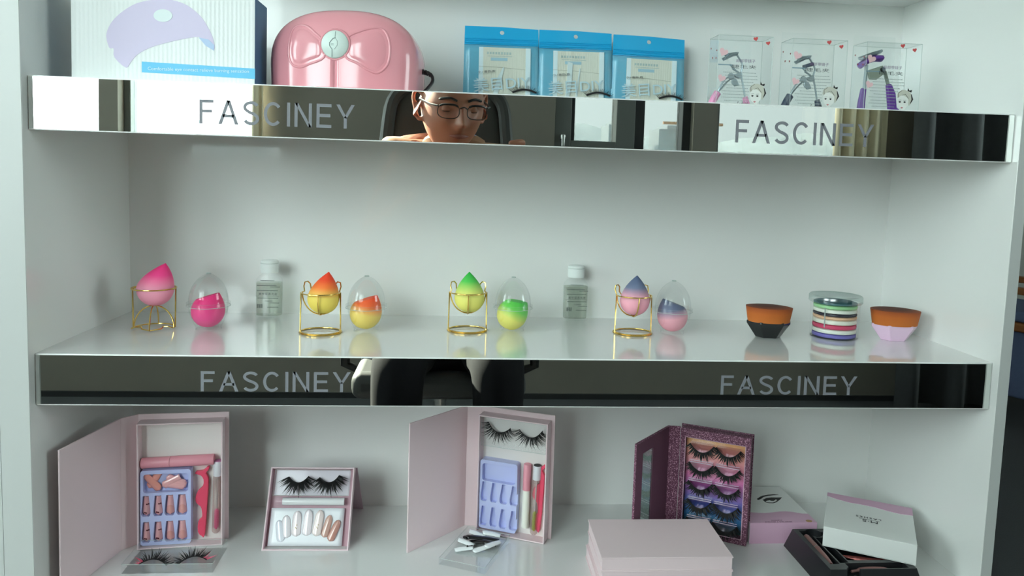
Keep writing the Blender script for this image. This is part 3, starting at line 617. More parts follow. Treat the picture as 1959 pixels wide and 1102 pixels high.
def pouch(cx, h, hb, label, tilt, tool, dx):
    t = thing('zip_pouch', label, 'pouch', T(cx, 0.238, Z2, -5, tilt, 0), 'cyan pouches in a row on the top shelf')
    wv_ = lambda x, z: -0.0012 * math.sin((x + 0.055) * 28) * math.cos(z * 40)
    g = MB().grid(lambda u, v: (-0.056 + 0.112 * u - 0.0015 * (1 - v) * (1 - 2 * u), wv_(u * 0.1, v * 0.1) * 0.5, (h - hb) * v), 12, 10)
    part('back_film', g, BLUEB, t, solid=0.0006)
    hole = [(dx + 0.0033 * math.cos(-a + PI / 2), h - 0.0085 + 0.0033 * math.sin(-a + PI / 2)) for a in [2 * PI * k / 20 for k in range(21)]]
    top = [(-0.056, h - hb), (0.056, h - hb), (0.0555, h - 0.002), (dx, h)] + hole + [(dx, h), (-0.0555, h)]
    hd = part('header', MB().prism(top, -0.0012, 0.0012), BLUEH, t, fix=True)
    z = MB()
    for k, q in enumerate((0.0028, 0.0065, 0.009)): z.tube([(-0.055, -0.0014, h - hb + q), (0, -0.0018, h - hb + q - 0.0002), (0.055, -0.0014, h - hb + q)], 0.0008 if k else 0.0011, 6)
    part('zip_ridge', z, BLUEH, hd)
    ins = part('insert_card', MB().box(-0.034, 0.044, -0.0028, -0.0012, 0.002, h - hb - 0.004), BEIGE, t, 0.0003)
    part('card_edge', MB().box(-0.034, -0.0275, -0.0032, -0.0029, 0.002, h - hb - 0.004), PALEW, ins)
    part('card_edge', MB().box(0.0365, 0.044, -0.0032, -0.0029, 0.002, h - hb - 0.004), PALEW, ins)
    pr = MB(); 
    for k in range(9): pr.box(-0.022 + k * 0.0042, -0.0192 + k * 0.0042, -0.0032, -0.0029, h - hb - 0.0145, h - hb - 0.011)
    pr.box(-0.021, 0.016, -0.0032, -0.0029, h - hb - 0.0175, h - hb - 0.0169)
    part('faint_heading', pr, PALEG, ins); part('faint_blue_line', MB().box(-0.016, 0.009, -0.0032, -0.0029, h - hb - 0.024, h - hb - 0.0195), PALEBL, ins)
    part('card_crease', MB().tube([(-0.034, -0.003, h - hb - 0.033), (0, -0.0033, h - hb - 0.034), (0.036, -0.003, h - hb - 0.0365)], 0.0003, 5), mat('crease_shade', (200, 190, 172), 0.7), ins)
    if tool:
        p = MB().prism([(0.003, h - hb - 0.033), (0.0045, h - hb - 0.036), (-0.001, h - hb - 0.06), (-0.008, h - hb - 0.088), (-0.016, h - hb - 0.088), (-0.006, h - hb - 0.05)], -0.0046, -0.003)
        if tool == 2: p = MB().prism([(-0.012, h - hb - 0.02), (-0.004, h - hb - 0.022), (-0.005, h - hb - 0.05), (-0.011, h - hb - 0.088), (-0.017, h - hb - 0.088), (-0.013, h - hb - 0.05)], -0.0046, -0.003).prism([(0.006, h - hb - 0.03), (0.008, h - hb - 0.03), (0.002, h - hb - 0.088), (-0.002, h - hb - 0.088)], -0.0042, -0.003)
        part('white_applicator', p, WHITEP, t, 0.0004)
    part('front_film', MB().grid(lambda u, v: (-0.0555 + 0.111 * u, -0.0055 - 0.0008 * math.sin(9 * u + 5 * v), (h - hb) * v), 10, 10), FILM, t)
    text('outline_lettering', '美目DIY', PALEW, t, T(0.001, -0.0068, 0.0375, 0, -5.5, 0), 0.088, 0.022, 0, outline=0.0013)
    text('inner_lettering', '美目DIY', PALEBL, t, T(0.001, -0.0066, 0.0375, 0, -5.5, 0), 0.085, 0.020, 0.0002)
    text('small_lettering', '小 / 眉目L款', BLACKINK, t, T(-0.022, -0.0066, 0.0545, 0, -5, 0), 0.026, 0.0035, 0.0002)
    lp = part('lash_print', MB().tube([(0.017 + 0.036 * k / 12, -0.0068, 0.0245 + 0.0045 * math.sin(PI * k / 12)) for k in range(13)], 0.0015, 5), BLACKINK, t)
    hr = MB()
    for k in range(26):
        x = 0.017 + 0.036 * k / 25; z0 = 0.0245 + 0.0045 * math.sin(PI * k / 25); a = (k / 25 - 0.5) * 1.7 + 0.25 * math.sin(k * 5.1)
        hr.tube([(x, -0.0068, z0), (x + 0.007 * math.sin(a), -0.0068, z0 + 0.0068 * math.cos(a))], [0.00045, 0.0001], 3)
    part('lash_print_hairs', hr, BLACKINK, lp)
    return t
pouch(0.5550, 0.1235, 0.0275, 'cyan zip pouch nearest the pink lamp with one white blade inside', -0.5, 1, 0.0005)
pouch(0.6675, 0.1228, 0.0275, 'cyan zip pouch in the middle of three with two white blades inside', -0.5, 2, 0.0005)
pouch(0.7790, 0.1198, 0.0315, 'cyan zip pouch next to the clear boxes with no blade inside', 0.8, 0, 0.0)

# three clear boxes with eyelash curlers
REDP = mat('red_heart_print', (206, 84, 84), 0.5); ROSEP = mat('rose_heart_print', (226, 186, 192), 0.5); TEXTP = mat('violet_ink', (112, 88, 124), 0.6); GREYT = mat('grey_fine_print', (150, 160, 158), 0.7)
HAIRP = mat('ash_hair_print', (196, 196, 184), 0.6); FACEP = mat('pale_face_print', (226, 228, 224), 0.6); SLATEP = mat('slate_print', (120, 146, 158), 0.5)
CREAMP = mat('cream_paper', (232, 230, 208), 0.6)
STEEL2 = mat('curler_steel', (168, 182, 188), 0.28, metal=0.8)
def curler_box(x0, wd, label, kind):
    t = thing('clear_box', label, 'box', T(x0, 0.1, Z2), 'clear curler boxes on the top shelf')
    d, h, e = 0.037, 0.0995, 0.0004
    part('front_wall', MB().box(0, wd, 0, e, 0, h), CLEAR2, t); part('back_wall', MB().box(0, wd, d - e, d, 0, h), CLEAR2, t)
    part('side_wall', MB().box(0, e, e, d - e, 0, h), CLEAR2, t); part('side_wall', MB().box(wd - e, wd, e, d - e, 0, h), CLEAR2, t)
    part('lid', MB().box(0, wd, 0, d, h - e, h), CLEAR2, t); part('floor', MB().box(0, wd, 0, d, 0, e), CLEAR2, t)
    ED = mat('plastic_fold', (176, 188, 184), 0.3) if 'plastic_fold' not in bpy.data.materials else bpy.data.materials['plastic_fold']
    f = MB()
    for a in (((0, 0, 0), (0, 0, h)), ((0, 0, h), (wd, 0, h)), ((wd, 0, 0), (wd, 0, h)), ((0, 0, h), (0, d, h)), ((0, d, 0), (0, d, h)), ((0, d, h), (wd, d, h)), ((wd, 0, h), (wd, d, h)), ((wd, d, 0), (wd, d, h))): f.tube(a, 0.00032, 5)
    part('folded_edge', f, ED, t)
    part('hang_tab', MB().box(0.0, wd * 0.78, d, d + 0.0006, 0.0, h + 0.0145), CLEAR2, t)
    for cx, cz, s, m in ((0.051, h - 0.0035, 0.0032, REDP), (0.0685, h - 0.0085, 0.003, REDP)): flat(heart(cx, cz, s, 0.2), m, 'printed_heart', t, -0.0002)
    for cx, cz, s in ((0.004, h - 0.023, 0.0062), (0.003, h - 0.058, 0.0055)): flat(heart(cx + 0.003, cz, s, -0.4), ROSEP, 'printed_heart', t, -0.0002)
    sp = MB()
    for cy_, cz, s in ((0.006, h - 0.02, 0.0013), (0.03, h - 0.014, 0.0014), (0.022, h - 0.028, 0.0016), (0.008, h - 0.03, 0.0016)):
        k = len(sp.V); sp.prism([(q - 0 , z) for q, z in heart(cy_, cz, s)], -0.0004, -0.0001, Matrix(((0, 1, 0, 0), (1, 0, 0, 0), (0, 0, 1, 0), (0, 0, 0, 1))))
    part('side_hearts', sp, mat('dark_red_print', (150, 70, 74), 0.5) if 'dark_red_print' not in bpy.data.materials else bpy.data.materials['dark_red_print'], t)
    text('lettering', '局部带镜子', TEXTP, t, T(0.0385, -0.0003, h - 0.0335), 0.027, 0.0046, 0.0001)
    text('lettering', '睫毛夹', mat('dark_print', (70, 78, 80), 0.6) if 'dark_print' not in bpy.data.materials else bpy.data.materials['dark_print'], t, T(0.0365, -0.0003, h - 0.0415), 0.034, 0.0052, 0.0001)
    fp = MB(); r = random.Random(3)
    for k in range(10):
        z = h - 0.05 - k * 0.0042; x = 0.006 + r.uniform(0, 0.008)
        while x < (0.05 if k > 3 else 0.058) - r.uniform(0, 0.01): L_ = r.uniform(0.0008, 0.0022); fp.box(x, x + L_, -0.0003, -0.0001, z, z + 0.0009); x += L_ + 0.0007
    part('fine_print', fp, GREYT, t)
    part('printed_rod', MB().box(-0.0035 + 0.004, 0.021, -0.0003, -0.0001, h - 0.0405, h - 0.039), SLATEP, t)
    if kind < 2: text('script_lettering', 'Fashion', BLACKINK, t, T(0.0375, -0.0003, 0.0085, 0, -6, 0), 0.015, 0.0062, 0.0001)
    # the small drawn lady's head
    hx, hz = 0.0565, 0.0225
    if kind == 2: hx += 0.0015
    hp = flat(smooth([(hx - 0.0105, hz + 0.003), (hx - 0.0095, hz + 0.0095), (hx - 0.003, hz + 0.0135), (hx + 0.005, hz + 0.012), (hx + 0.0105, hz + 0.0065), (hx + 0.0105, hz - 0.003), (hx + 0.007, hz - 0.008), (hx + 0.005, hz - 0.001), (hx - 0.004, hz + 0.001)], 4), HAIRP, 'drawn_head', t, -0.0002)
    flat(smooth([(hx - 0.0095, hz + 0.001), (hx - 0.0035, hz + 0.006), (hx + 0.005, hz + 0.002), (hx + 0.0055, hz - 0.007), (hx + 0.001, hz - 0.013), (hx + 0.003, hz - 0.02), (hx - 0.004, hz - 0.02), (hx - 0.0035, hz - 0.0135), (hx - 0.0085, hz - 0.0085)], 4), FACEP, 'drawn_face', hp, -0.0004)
    k = MB(); k.prism([(hx + 0.004, hz + 0.0125), (hx + 0.0045, hz + 0.0165), (hx + 0.0065, hz + 0.013), (hx + 0.0105, hz + 0.014), (hx + 0.0095, hz + 0.0105), (hx + 0.0065, hz + 0.0115)], -0.0006, -0.0004)
    k.tube([(hx + 0.0095, hz + 0.008, ) [:1] + (-0.0005,) + (hz + 0.008,), (hx + 0.0115, -0.0005, hz + 0.001), (hx + 0.009, -0.0005, hz - 0.005)], [0.0005, 0.0014, 0.0004], 4)
    k.tube([(hx - 0.0085, -0.0005, hz + 0.003), (hx - 0.009, -0.0005, hz + 0.009), (hx - 0.004, -0.0005, hz + 0.0125)], 0.0003, 4); k.tube([(hx - 0.004, -0.0005, hz + 0.006), (hx + 0.001, -0.0005, hz + 0.008), (hx + 0.006, -0.0005, hz + 0.002)], 0.0003, 4)
    part('drawn_bow', k, BLACKINK, hp)
    k = MB()
    for ex in (-0.0065, 0.0005): k.prism([(hx + ex - 0.0019, hz - 0.003), (hx + ex, hz - 0.0019), (hx + ex + 0.002, hz - 0.003), (hx + ex, hz - 0.0044)], -0.0010, -0.0007); k.prism([(hx + ex - 0.002, hz - 0.0008), (hx + ex + 0.0022, hz - 0.0004), (hx + ex + 0.0022, hz - 0.0001), (hx + ex - 0.002, hz - 0.0005)], -0.0010, -0.0007)
    part('drawn_eyes', k, BLACKINK, hp); flat([(hx - 0.005, hz - 0.0108), (hx - 0.003, hz - 0.0098), (hx - 0.001, hz - 0.0108), (hx - 0.003, hz - 0.0122)], mat('rose_lip_print', (196, 130, 134), 0.5) if 'rose_lip_print' not in bpy.data.materials else bpy.data.materials['rose_lip_print'], 'drawn_lips', hp, -0.0007)
    return t
def curler(x0, hm, label, kind):
    t = thing('eyelash_curler', label, 'eyelash curler', T(x0, 0.118, Z2 + 0.001), 'eyelash curlers in the clear boxes')
    fz = lambda zx, zy: ((zx - 215) * 0.000119, 0.0 + (0.0985 - (zy - 160 - (zx - 215) * 0.05) * 0.000119))
    P3 = lambda pts, y=0.0: [(fz(*p)[0], y, fz(*p)[1]) for p in pts]
    if kind < 2:
        part('wire_arm', MB().tube(spline(P3([(430, 605), (360, 650), (310, 730), (275, 810)])), 0.0011, 7), STEEL2, t)
        part('wire_arm', MB().tube(spline(P3([(470, 620), (400, 670), (340, 740), (280, 810)], 0.004)), 0.0011, 7), STEEL2, t)
        part('handle', MB().tube(spline(P3([(285, 790), (245, 860), (205, 950)])), [0.0035] + [0.0052] * 11 + [0.004], 10), hm, t)
        part('long_arm', MB().tube(spline(P3([(470, 340), (560, 480), (550, 580), (590, 760), (620, 900)])), 0.0013, 7), STEEL2, t)
        part('handle', MB().tube(P3([(610, 850), (640, 960)]), [0.0035, 0.005], 10), hm, t)
        part('pivot_disc', MB().lathe([(0.004, -0.002), (0.0048, 0), (0.004, 0.002)], 18, T(*P3([(432, 612)])[0], 90, 0, 0)), STEEL2, t)
        part('finger_plate', MB().prism([fz(*p) for p in ((435, 610), (500, 650), (535, 720), (480, 730), (440, 690))], -0.0012, 0.0012), STEEL2, t, 0.0006)
        part('bracket', MB().prism([fz(*p) for p in ((470, 590), (540, 560), (560, 620), (530, 640), (480, 620))], -0.003, 0.003), STEEL2, t, 0.0005)
        part('guide_arm', MB().tube(P3([(440, 520), (520, 570)]), 0.0013, 7).tube(P3([(420, 470), (540, 580)], 0.004), 0.0011, 7), STEEL2, t)
        c = MB(); a = fz(395, 370)
        for q in (0, 0.0055): c.grid(lambda u, v: (a[0] - 0.0075 + 0.015 * u + q * 0.6 * 1, -0.007 + 0.014 * v, a[1] - 0.004 + 0.0075 * u - 0.0035 * (1 - (2 * v - 1) ** 2) + q * 1.0 - q * u), 6, 8)
        part('clamp', c, STEEL2, t, solid=0.0012)
        if kind: part('rubber_pad', MB().box(-0.006, 0.006, -0.006, 0.006, -0.0025, 0.0025, T(*P3([(480, 450)])[0], 0, -18, 0)), hm, t, 0.001)
    else:
        part('handle', MB().prism([(0.041, 0.044), (0.048, 0.045), (0.055, 0.032), (0.058, 0.012), (0.062, 0.010), (0.062, 0.002), (0.051, 0.002), (0.046, 0.010)], -0.003, 0.003), hm, t, 0.0018, 3)
        part('handle', MB().prism([(0.006, 0.038), (0.0135, 0.038), (0.013, 0.02), (0.0125, 0.001), (-0.001 + 0.002, 0.001), (0.003, 0.02)], 0.0, 0.005), hm, t, 0.0018, 3)
        part('long_arm', MB().prism([(0.034, 0.066), (0.040, 0.062), (0.046, 0.044), (0.042, 0.043)], -0.001, 0.001), mat('olive_steel', (140, 150, 140), 0.4, metal=0.4), t)
        part('long_arm', MB().tube([(0.012, 0.002, 0.07), (0.0105, 0.002, 0.036)], 0.0024, 8), STEEL2, t)
        c = MB().grid(lambda u, v: (0.001 + 0.03 * u, -0.008 + 0.016 * v, 0.07 + 0.011 * u - 0.004 * (1 - (2 * v - 1) ** 2) + 0.004 * math.sin(PI * u)), 10, 8)
        part('clamp', c, hm, t, solid=0.005)
        c = MB().grid(lambda u, v: (-0.001 + 0.003 + 0.026 * u, -0.008 + 0.016 * v, 0.08 + 0.010 * u - 0.003 * (1 - (2 * v - 1) ** 2)), 8, 8)
        part('clamp', c, STEEL2, t, solid=0.003)
        part('pivot_disc', MB().lathe([(0.004, -0.002), (0.005, 0), (0.004, 0.002)], 18, T(0.034, 0, 0.064, 90, 0, 0)), STEEL2, t)
        part('bracket', MB().prism([(0.012, 0.062), (0.034, 0.07), (0.036, 0.058), (0.026, 0.05), (0.016, 0.05)], -0.002, 0.002), mat('olive_bracket', (150, 160, 146), 0.5), t, 0.0008)
    return t
curler_box(0.8394, 0.0758, 'clear box holding the eyelash curler with pink handles', 0)
curler(0.8394, mat('pink_grip', (228, 150, 190), 0.4), 'steel eyelash curler with pink handles inside a clear box', 0)
curler_box(0.9431, 0.0772, 'clear box holding the eyelash curler with slate blue handles', 1)
curler(0.9431, mat('slate_grip', (52, 66, 88), 0.4), 'steel eyelash curler with slate blue handles inside a clear box', 1)
curler_box(1.0486, 0.0794, 'clear box holding the eyelash curler with purple handles', 2)
curler(1.0486, mat('purple_grip', (110, 62, 158), 0.4), 'chunky eyelash curler with purple handles inside a clear box', 2)

# ------------------------------------------------------------------ middle shelf
def wire_stand(x, y, rz, label, flip=False):
    M = T(x, y, 0.0582 if flip else 0.0, 180 if flip else 0, 0, rz)
    t = thing('wire_stand', label, 'sponge stand', M, 'gold wire stands on the middle shelf'); r = 0.00095
    part('base_ring', MB().tube([(0.0285 * math.cos(a), 0.027 * math.sin(a), r) for a in [2 * PI * k / 48 for k in range(48)]], r, 8, True), GOLD, t)
    part('base_ring', MB().tube([(0.0268 * math.cos(a), -0.003 + 0.0235 * math.sin(a), 2.6 * r) for a in [2 * PI * k / 48 for k in range(48)]], r * 0.9, 8, True), GOLD, t)
    ear_in = flip
    ring = []
    for k in range(24): a = PI + PI * k / 24; ring.append((0.0262 * math.cos(a), 0.0262 * math.sin(a), 0.056))
    if not ear_in:
        ring += [(0.0262, 0.002, 0.056), (0.024, 0.008, 0.056), (0.0255, 0.011, 0.063), (0.0245, 0.012, 0.0685), (0.0205, 0.013, 0.0695), (0.0175, 0.015, 0.066), (0.017, 0.018, 0.059), (0.013, 0.0215, 0.054), (0, 0.0255, 0.056),
                 (-0.013, 0.0215, 0.054), (-0.017, 0.018, 0.059), (-0.0175, 0.015, 0.066), (-0.0205, 0.013, 0.0695), (-0.0245, 0.012, 0.0685), (-0.0255, 0.011, 0.063), (-0.024, 0.008, 0.056), (-0.0262, 0.002, 0.056)]
    else:
        ring += [(0.0262, 0.002, 0.056), (0.026, 0.010, 0.055), (0.021, 0.011, 0.053), (0.014, 0.009, 0.0535), (0.012, 0.014, 0.0555), (0, 0.0225, 0.056), (-0.012, 0.014, 0.0555), (-0.014, 0.009, 0.0535), (-0.021, 0.011, 0.053), (-0.026, 0.010, 0.055), (-0.0262, 0.002, 0.056)]
    part('upper_ring', MB().tube(ring, r, 8, True), GOLD, t)
    for s in (-1, 1): part('leg', MB().tube([(s * 0.0275, -0.002, 2 * r), (s * 0.0268, -0.002, 0.0565)], r, 8), GOLD, t)
    for q in (0, 1):
        pts = []
        for k in range(17):
            a = PI + PI * k / 16; pts.append((0.0255 * math.cos(a) * (1 - q), 0.0262 * math.cos(a) * q, 0.056 + (0.0315 if q else 0.0305) * math.sin(a)))
        part('cradle_wire', MB().tube(pts, r, 8), GOLD, t)
    return t
def sponge_mesh(h, rm, zt, shear=0.0, cut=None):
    prof = []; N_ = 30
    for k in range(N_ + 1):
        z = h * k / N_
        if z < zt: r = rm * math.sqrt(max(0, 1 - ((zt - z) / zt) ** 2))
        else: q = min(1.0, (z - zt) / (h - zt)); r = rm * (1 - q ** 1.75) ** 0.92
        prof.append((max(r, 0.0004), z))
    mb = MB().lathe(prof, 36)
    for v in mb.V:
        if v.z > zt: v.x += shear * ((v.z - zt) / (h - zt)) ** 1.6
    if cut:
        me = bpy.data.meshes.new('x'); me.from_pydata([tuple(v) for v in mb.V], [], mb.F); b = bmesh.new(); b.from_mesh(me)
        q = bmesh.ops.bisect_plane(b, geom=b.verts[:] + b.edges[:] + b.faces[:], plane_co=cut[0], plane_no=cut[1], clear_outer=True)
        ed = [e for e in q['geom_cut'] if isinstance(e, bmesh.types.BMEdge)]; bmesh.ops.contextual_create(b, geom=ed)
        b.verts.index_update(); mb.V = [v.co.copy() for v in b.verts]; mb.F = [tuple(v.index for v in f.verts) for f in b.faces]; b.free(); bpy.data.meshes.remove(me)
    return mb
def sponge(x, y, z, m, label, h=0.059, rm=0.0216, zt=0.0215, shear=0.0, rx=0, ry=0, cut=None):
    o = part('makeup_sponge', sponge_mesh(h, rm, zt, shear, cut), m, angle=40); o.matrix_world = T(x, y, z, rx, ry, 0)
    return tag(o, label, 'makeup sponge', 'makeup sponges on the middle shelf')
gr = lambda n, lo, hi, a=0.0, b=0.058: ramp(n, [(0.0, lo), (0.42, lo), (0.78, hi), (1.0, hi)], 2, a, b, 0.65)
G1 = ramp('pink_sponge', [(0, (240, 150, 172)), (0.4, (244, 160, 184)), (0.72, (246, 66, 140)), (1, (244, 40, 124))], 2, 0, 0.062, 0.65)
G2 = ramp('orange_sponge', [(0, (238, 214, 96)), (0.42, (242, 214, 100)), (0.66, (250, 128, 52)), (0.85, (246, 72, 38)), (1, (246, 66, 34))], 2, 0, 0.058, 0.65)
G3 = ramp('green_sponge', [(0, (232, 222, 112)), (0.5, (226, 222, 116)), (0.8, (84, 200, 84)), (1, (30, 178, 62))], 2, 0, 0.058, 0.65)
G4 = ramp('slate_sponge', [(0, (246, 166, 182)), (0.48, (244, 170, 186)), (0.72, (112, 122, 150)), (1, (78, 96, 130))], 2, 0, 0.058, 0.65)
wire_stand(0.0812, 0.157, 8, 'gold wire stand turned upside down under the hot pink sponge', True)
sponge(0.0818, 0.156, 0.0325, G1, 'hot pink and pale pink teardrop sponge on the upturned gold stand', 0.06, 0.0238, 0.024, 0.011, 0, 4)
for x, y, m, nm, sh in ((0.3080, 0.148, G2, 'red orange and yellow', 0.005), (0.5122, 0.1735, G3, 'green and yellow', -0.001), (0.7548, 0.171, G4, 'slate blue and pink', 0.002)):
    wire_stand(x, y, 4 if x > 0.7 else 0, 'gold wire stand with cat ears holding the %s sponge' % nm)
    sponge(x + 0.002, y + 0.001, 0.0262, m, '%s teardrop sponge standing open in a gold wire stand' % nm, shear=sh, ry=3 if x < 0.4 else 0)
def egg_case(x, y, label):
    t = thing('egg_case', label, 'egg case', T(x, y, 0), 'clear egg cases on the middle shelf')
    lo = [(0.0165, 0.0), (0.0172, 0.0015), (0.0165, 0.004), (0.0205, 0.012), (0.0245, 0.023), (0.0262, 0.033), (0.0266, 0.037)]
    up = [(0.0262, 0.037)] + [(0.0262 * (1 - q ** 2.2) ** 0.62, 0.037 + 0.0415 * q) for q in [k / 14 for k in range(1, 14)]] + [(0.003, 0.0782)]
    part('lower_shell', MB().lathe(lo, 48, cap=False), CLEAR, t, angle=70); part('upper_shell', MB().lathe(up, 48, cap=False), CLEAR, t, angle=70)
    part('foot', MB().lathe([(0.0165, 0), (0.0172, 0.0015), (0.0165, 0.0022), (0.0155, 0.0015)], 40, cap=False), CLEAR, t)
    part('rim', MB().lathe([(0.0268, 0.0335), (0.0286, 0.034), (0.0288, 0.0385), (0.0268, 0.039)], 48, cap=False), CLEAR, t)
    part('rim_edge', MB().tube([(0.0288 * math.cos(a), 0.0288 * math.sin(a), 0.0338) for a in [2 * PI * k / 48 for k in range(48)]], 0.0003, 6, True), bpy.data.materials['plastic_fold'], t)
    part('top_nub', MB().lathe([(0.003, 0.0778), (0.0034, 0.079), (0.002, 0.0795)], 16), bpy.data.materials['plastic_fold'], t)
    return t
E1 = ramp('pink_cased_sponge', [(0, (244, 110, 160)), (0.3, (244, 74, 146)), (1, (240, 30, 116))], 2, 0, 0.052, 0.6)
E2 = ramp('orange_cased_sponge', [(0, (240, 218, 110)), (0.45, (242, 206, 104)), (0.68, (250, 110, 52)), (1, (246, 62, 34))], 2, 0, 0.052, 0.6)
E3 = ramp('green_cased_sponge', [(0, (236, 224, 116)), (0.35, (230, 224, 112)), (0.62, (110, 206, 84)), (1, (34, 180, 66))], 2, 0, 0.052, 0.6)
E4 = ramp('slate_cased_sponge', [(0, (246, 168, 182)), (0.42, (240, 168, 182)), (0.66, (104, 110, 138)), (1, (78, 90, 118))], 2, 0, 0.052, 0.6)
for x, y, m, nm, cut, ry in ((0.1536, 0.158, E1, 'hot pink', ((0.008, 0, 0.0485), (-0.42, 0, 0.9)), 8), (0.3689, 0.161, E2, 'orange and yellow', ((0.008, 0, 0.0495), (-0.5, 0, 0.86)), 12),
                             (0.5778, 0.177, E3, 'green and yellow', ((0.006, 0, 0.046), (-0.3, 0, 0.95)), 26), (0.8143, 0.171, E4, 'slate blue and pink', ((-0.004, 0, 0.047), (0.5, 0, 0.86)), -10)):
    egg_case(x, y, 'clear egg shaped case with the %s sponge shut inside' % nm)
    sponge(x - 0.0005 - 0.024 * math.sin(R(ry)), y, 0.0035, m, '%s slant cut sponge inside a clear egg case' % nm, 0.058, 0.0222, 0.0235, 0.003 if ry > 0 else -0.003, 0, ry, cut)
def bottle(x, y, label, lq):
    t = thing('pump_free_bottle', label, 'bottle', T(x, y, 0), 'clear cleanser bottles at the back wall'); t.name = 'cleanser_bottle'
    def sh(hw, hd, p=0.55):
        def f(a): c, s = math.cos(a), math.sin(a); return (hw * math.copysign(abs(c) ** p, c), hd * math.copysign(abs(s) ** p, s))
        return f
    def body(prof, nu=40):
        def fn(u, v):
            i = min(int(v * (len(prof) - 1)), len(prof) - 2); k = v * (len(prof) - 1) - i
            hw, hd, z = (prof[i][q] * (1 - k) + prof[i + 1][q] * k for q in range(3)); a = sh(hw, hd, 0.9 if hw < 0.012 else 0.6)(2 * PI * u); return (a[0], a[1], z)
        return MB().grid(fn, nu, (len(prof) - 1) * 2 + 1, True)
    sp = [(0.0005, 0.0005, 0.001), (0.018, 0.010, 0.0), (0.0196, 0.0118, 0.0025), (0.0198, 0.012, 0.03), (0.0196, 0.0118, 0.054), (0.018, 0.011, 0.060), (0.0135, 0.010, 0.0645), (0.0095, 0.0095, 0.067), (0.0095, 0.0095, 0.071)]
    part('shell', body(sp), CLEAR2, t, angle=60)
    lqm = clear('bottle_liquid', (232, 235, 230), 0.02, 0.25, 0.05) if 'bottle_liquid' not in bpy.data.materials else bpy.data.materials['bottle_liquid']
    part('liquid', body([(0.0005, 0.0005, 0.0045), (0.0182, 0.0105, 0.0045), (0.0186, 0.0108, 0.03), (0.0186, 0.0108, lq), (0.0005, 0.0005, lq)]), lqm, t, angle=40)
    cp = part('cap', MB().lathe([(0.0128, 0.0688), (0.013, 0.0695), (0.013, 0.086), (0.012, 0.0872)], 36), mat('frosted_cap', (226, 232, 230), 0.35) if 'frosted_cap' not in bpy.data.materials else bpy.data.materials['frosted_cap'], t)
    part('cap_ridge', MB().tube([(0.0131 * math.cos(a), 0.0131 * math.sin(a), 0.083) for a in [2 * PI * k / 36 for k in range(36)]], 0.0004, 5, True), bpy.data.materials['plastic_fold'], cp)
    y0 = -0.0124; fm = bpy.data.materials['dark_print']
    g = MB(); r = random.Random(11)
    def row(x0, x1, z, hh):
        q = x0
        while q < x1: L_ = r.uniform(0.0006, 0.0016); g.box(q, q + L_, y0, y0 + 0.0002, z, z + hh); q += L_ + 0.0005
    row(-0.010, 0.010, 0.0575, 0.001); row(-0.015, 0.013, 0.050, 0.0011); row(0.004, 0.017, 0.048, 0.0009); row(-0.015, 0.014, 0.0425, 0.0011); row(-0.014, 0.015, 0.031, 0.0012); row(0.003, 0.016, 0.024, 0.0008); row(0.0, 0.016, 0.0175, 0.0009)
    g.box(-0.017, 0.017, y0, y0 + 0.0002, 0.0345, 0.0348)
    for k in range(9): g.box(-0.0155 + k * 0.00095, -0.0155 + k * 0.00095 + (0.0006 if k % 3 else 0.0003), y0, y0 + 0.0002, 0.0165, 0.0225)
    part('fine_print', g, fm, t)
    text('lettering', '美妆蛋清洗液', fm, t, T(0.0005, y0, 0.0377), 0.027, 0.0042, 0.0001); text('lettering', 'CLEANSER', fm, t, T(0.002, y0, 0.0272), 0.011, 0.0022, 0.0001)
    return t
bottle(0.2145, 0.248, 'clear cleanser bottle between the pink and the orange sponges', 0.054)
bottle(0.6831, 0.261, 'clear cleanser bottle between the green and the slate sponges', 0.0545)
BRISTLE = ramp('brown_bristles', [(0, (196, 108, 36)), (0.6, (190, 98, 30)), (0.86, (160, 76, 26)), (0.97, (84, 34, 18))], 2, 0.02, 0.048, 0.7)
n = BRISTLE.node_tree; tcn = n.nodes.new('ShaderNodeTexCoord'); mp = n.nodes.new('ShaderNodeMapping'); mp.inputs['Scale'].default_value = (900, 900, 30); nz = n.nodes.new('ShaderNodeTexNoise'); bp = n.nodes.new('ShaderNodeBump'); bp.inputs['Strength'].default_value = 0.5; bp.inputs['Distance'].default_value = 0.0006
n.links.new(tcn.outputs['Object'], mp.inputs[0]); n.links.new(mp.outputs[0], nz.inputs['Vector']); n.links.new(nz.outputs['Fac'], bp.inputs['Height']); n.links.new(bp.outputs[0], n.nodes['Principled BSDF'].inputs['Normal'])
def brush(x, y, m, label, rz, sc):
    t = thing('makeup_brush', label, 'makeup brush', T(x, y, 0, 0, 0, rz) @ Matrix.Diagonal((sc, sc, 1, 1)), 'flat top brushes on the middle shelf')
    hexa = lambda r, z, k: [(r * math.cos(PI / 3 * i), 0.72 * r * math.sin(PI / 3 * i) * k, z) for i in range(6)]
    V = hexa(0.0175, 0, 1) + hexa(0.0312, 0.0205, 1) + hexa(0.0312, 0.0245, 1); F = [tuple(range(5, -1, -1)), tuple(range(12, 18))]
    for a in (0, 6): F += [(a + i, a + (i + 1) % 6, a + 6 + (i + 1) % 6, a + 6 + i) for i in range(6)]
    part('handle', MB().add(V, F), m, t, 0.0008, 2)
    def bf(u, v):
        a = 2 * PI * u; z = 0.0235 + 0.0215 * min(1, v / 0.7); r = 0.0292 + 0.0035 * min(1, v / 0.7)
        if v > 0.7: q = (v - 0.7) / 0.3; r *= max(0.001, 1 - q); z += 0.0028 * (1 - (1 - q) ** 2)
        xx = r * math.cos(a); return (xx, 0.74 * r * math.sin(a), z - 0.02 * xx * (v > 0.3))
    part('bristles', MB().grid(bf, 48, 21, True), BRISTLE, t, angle=45)
    return t
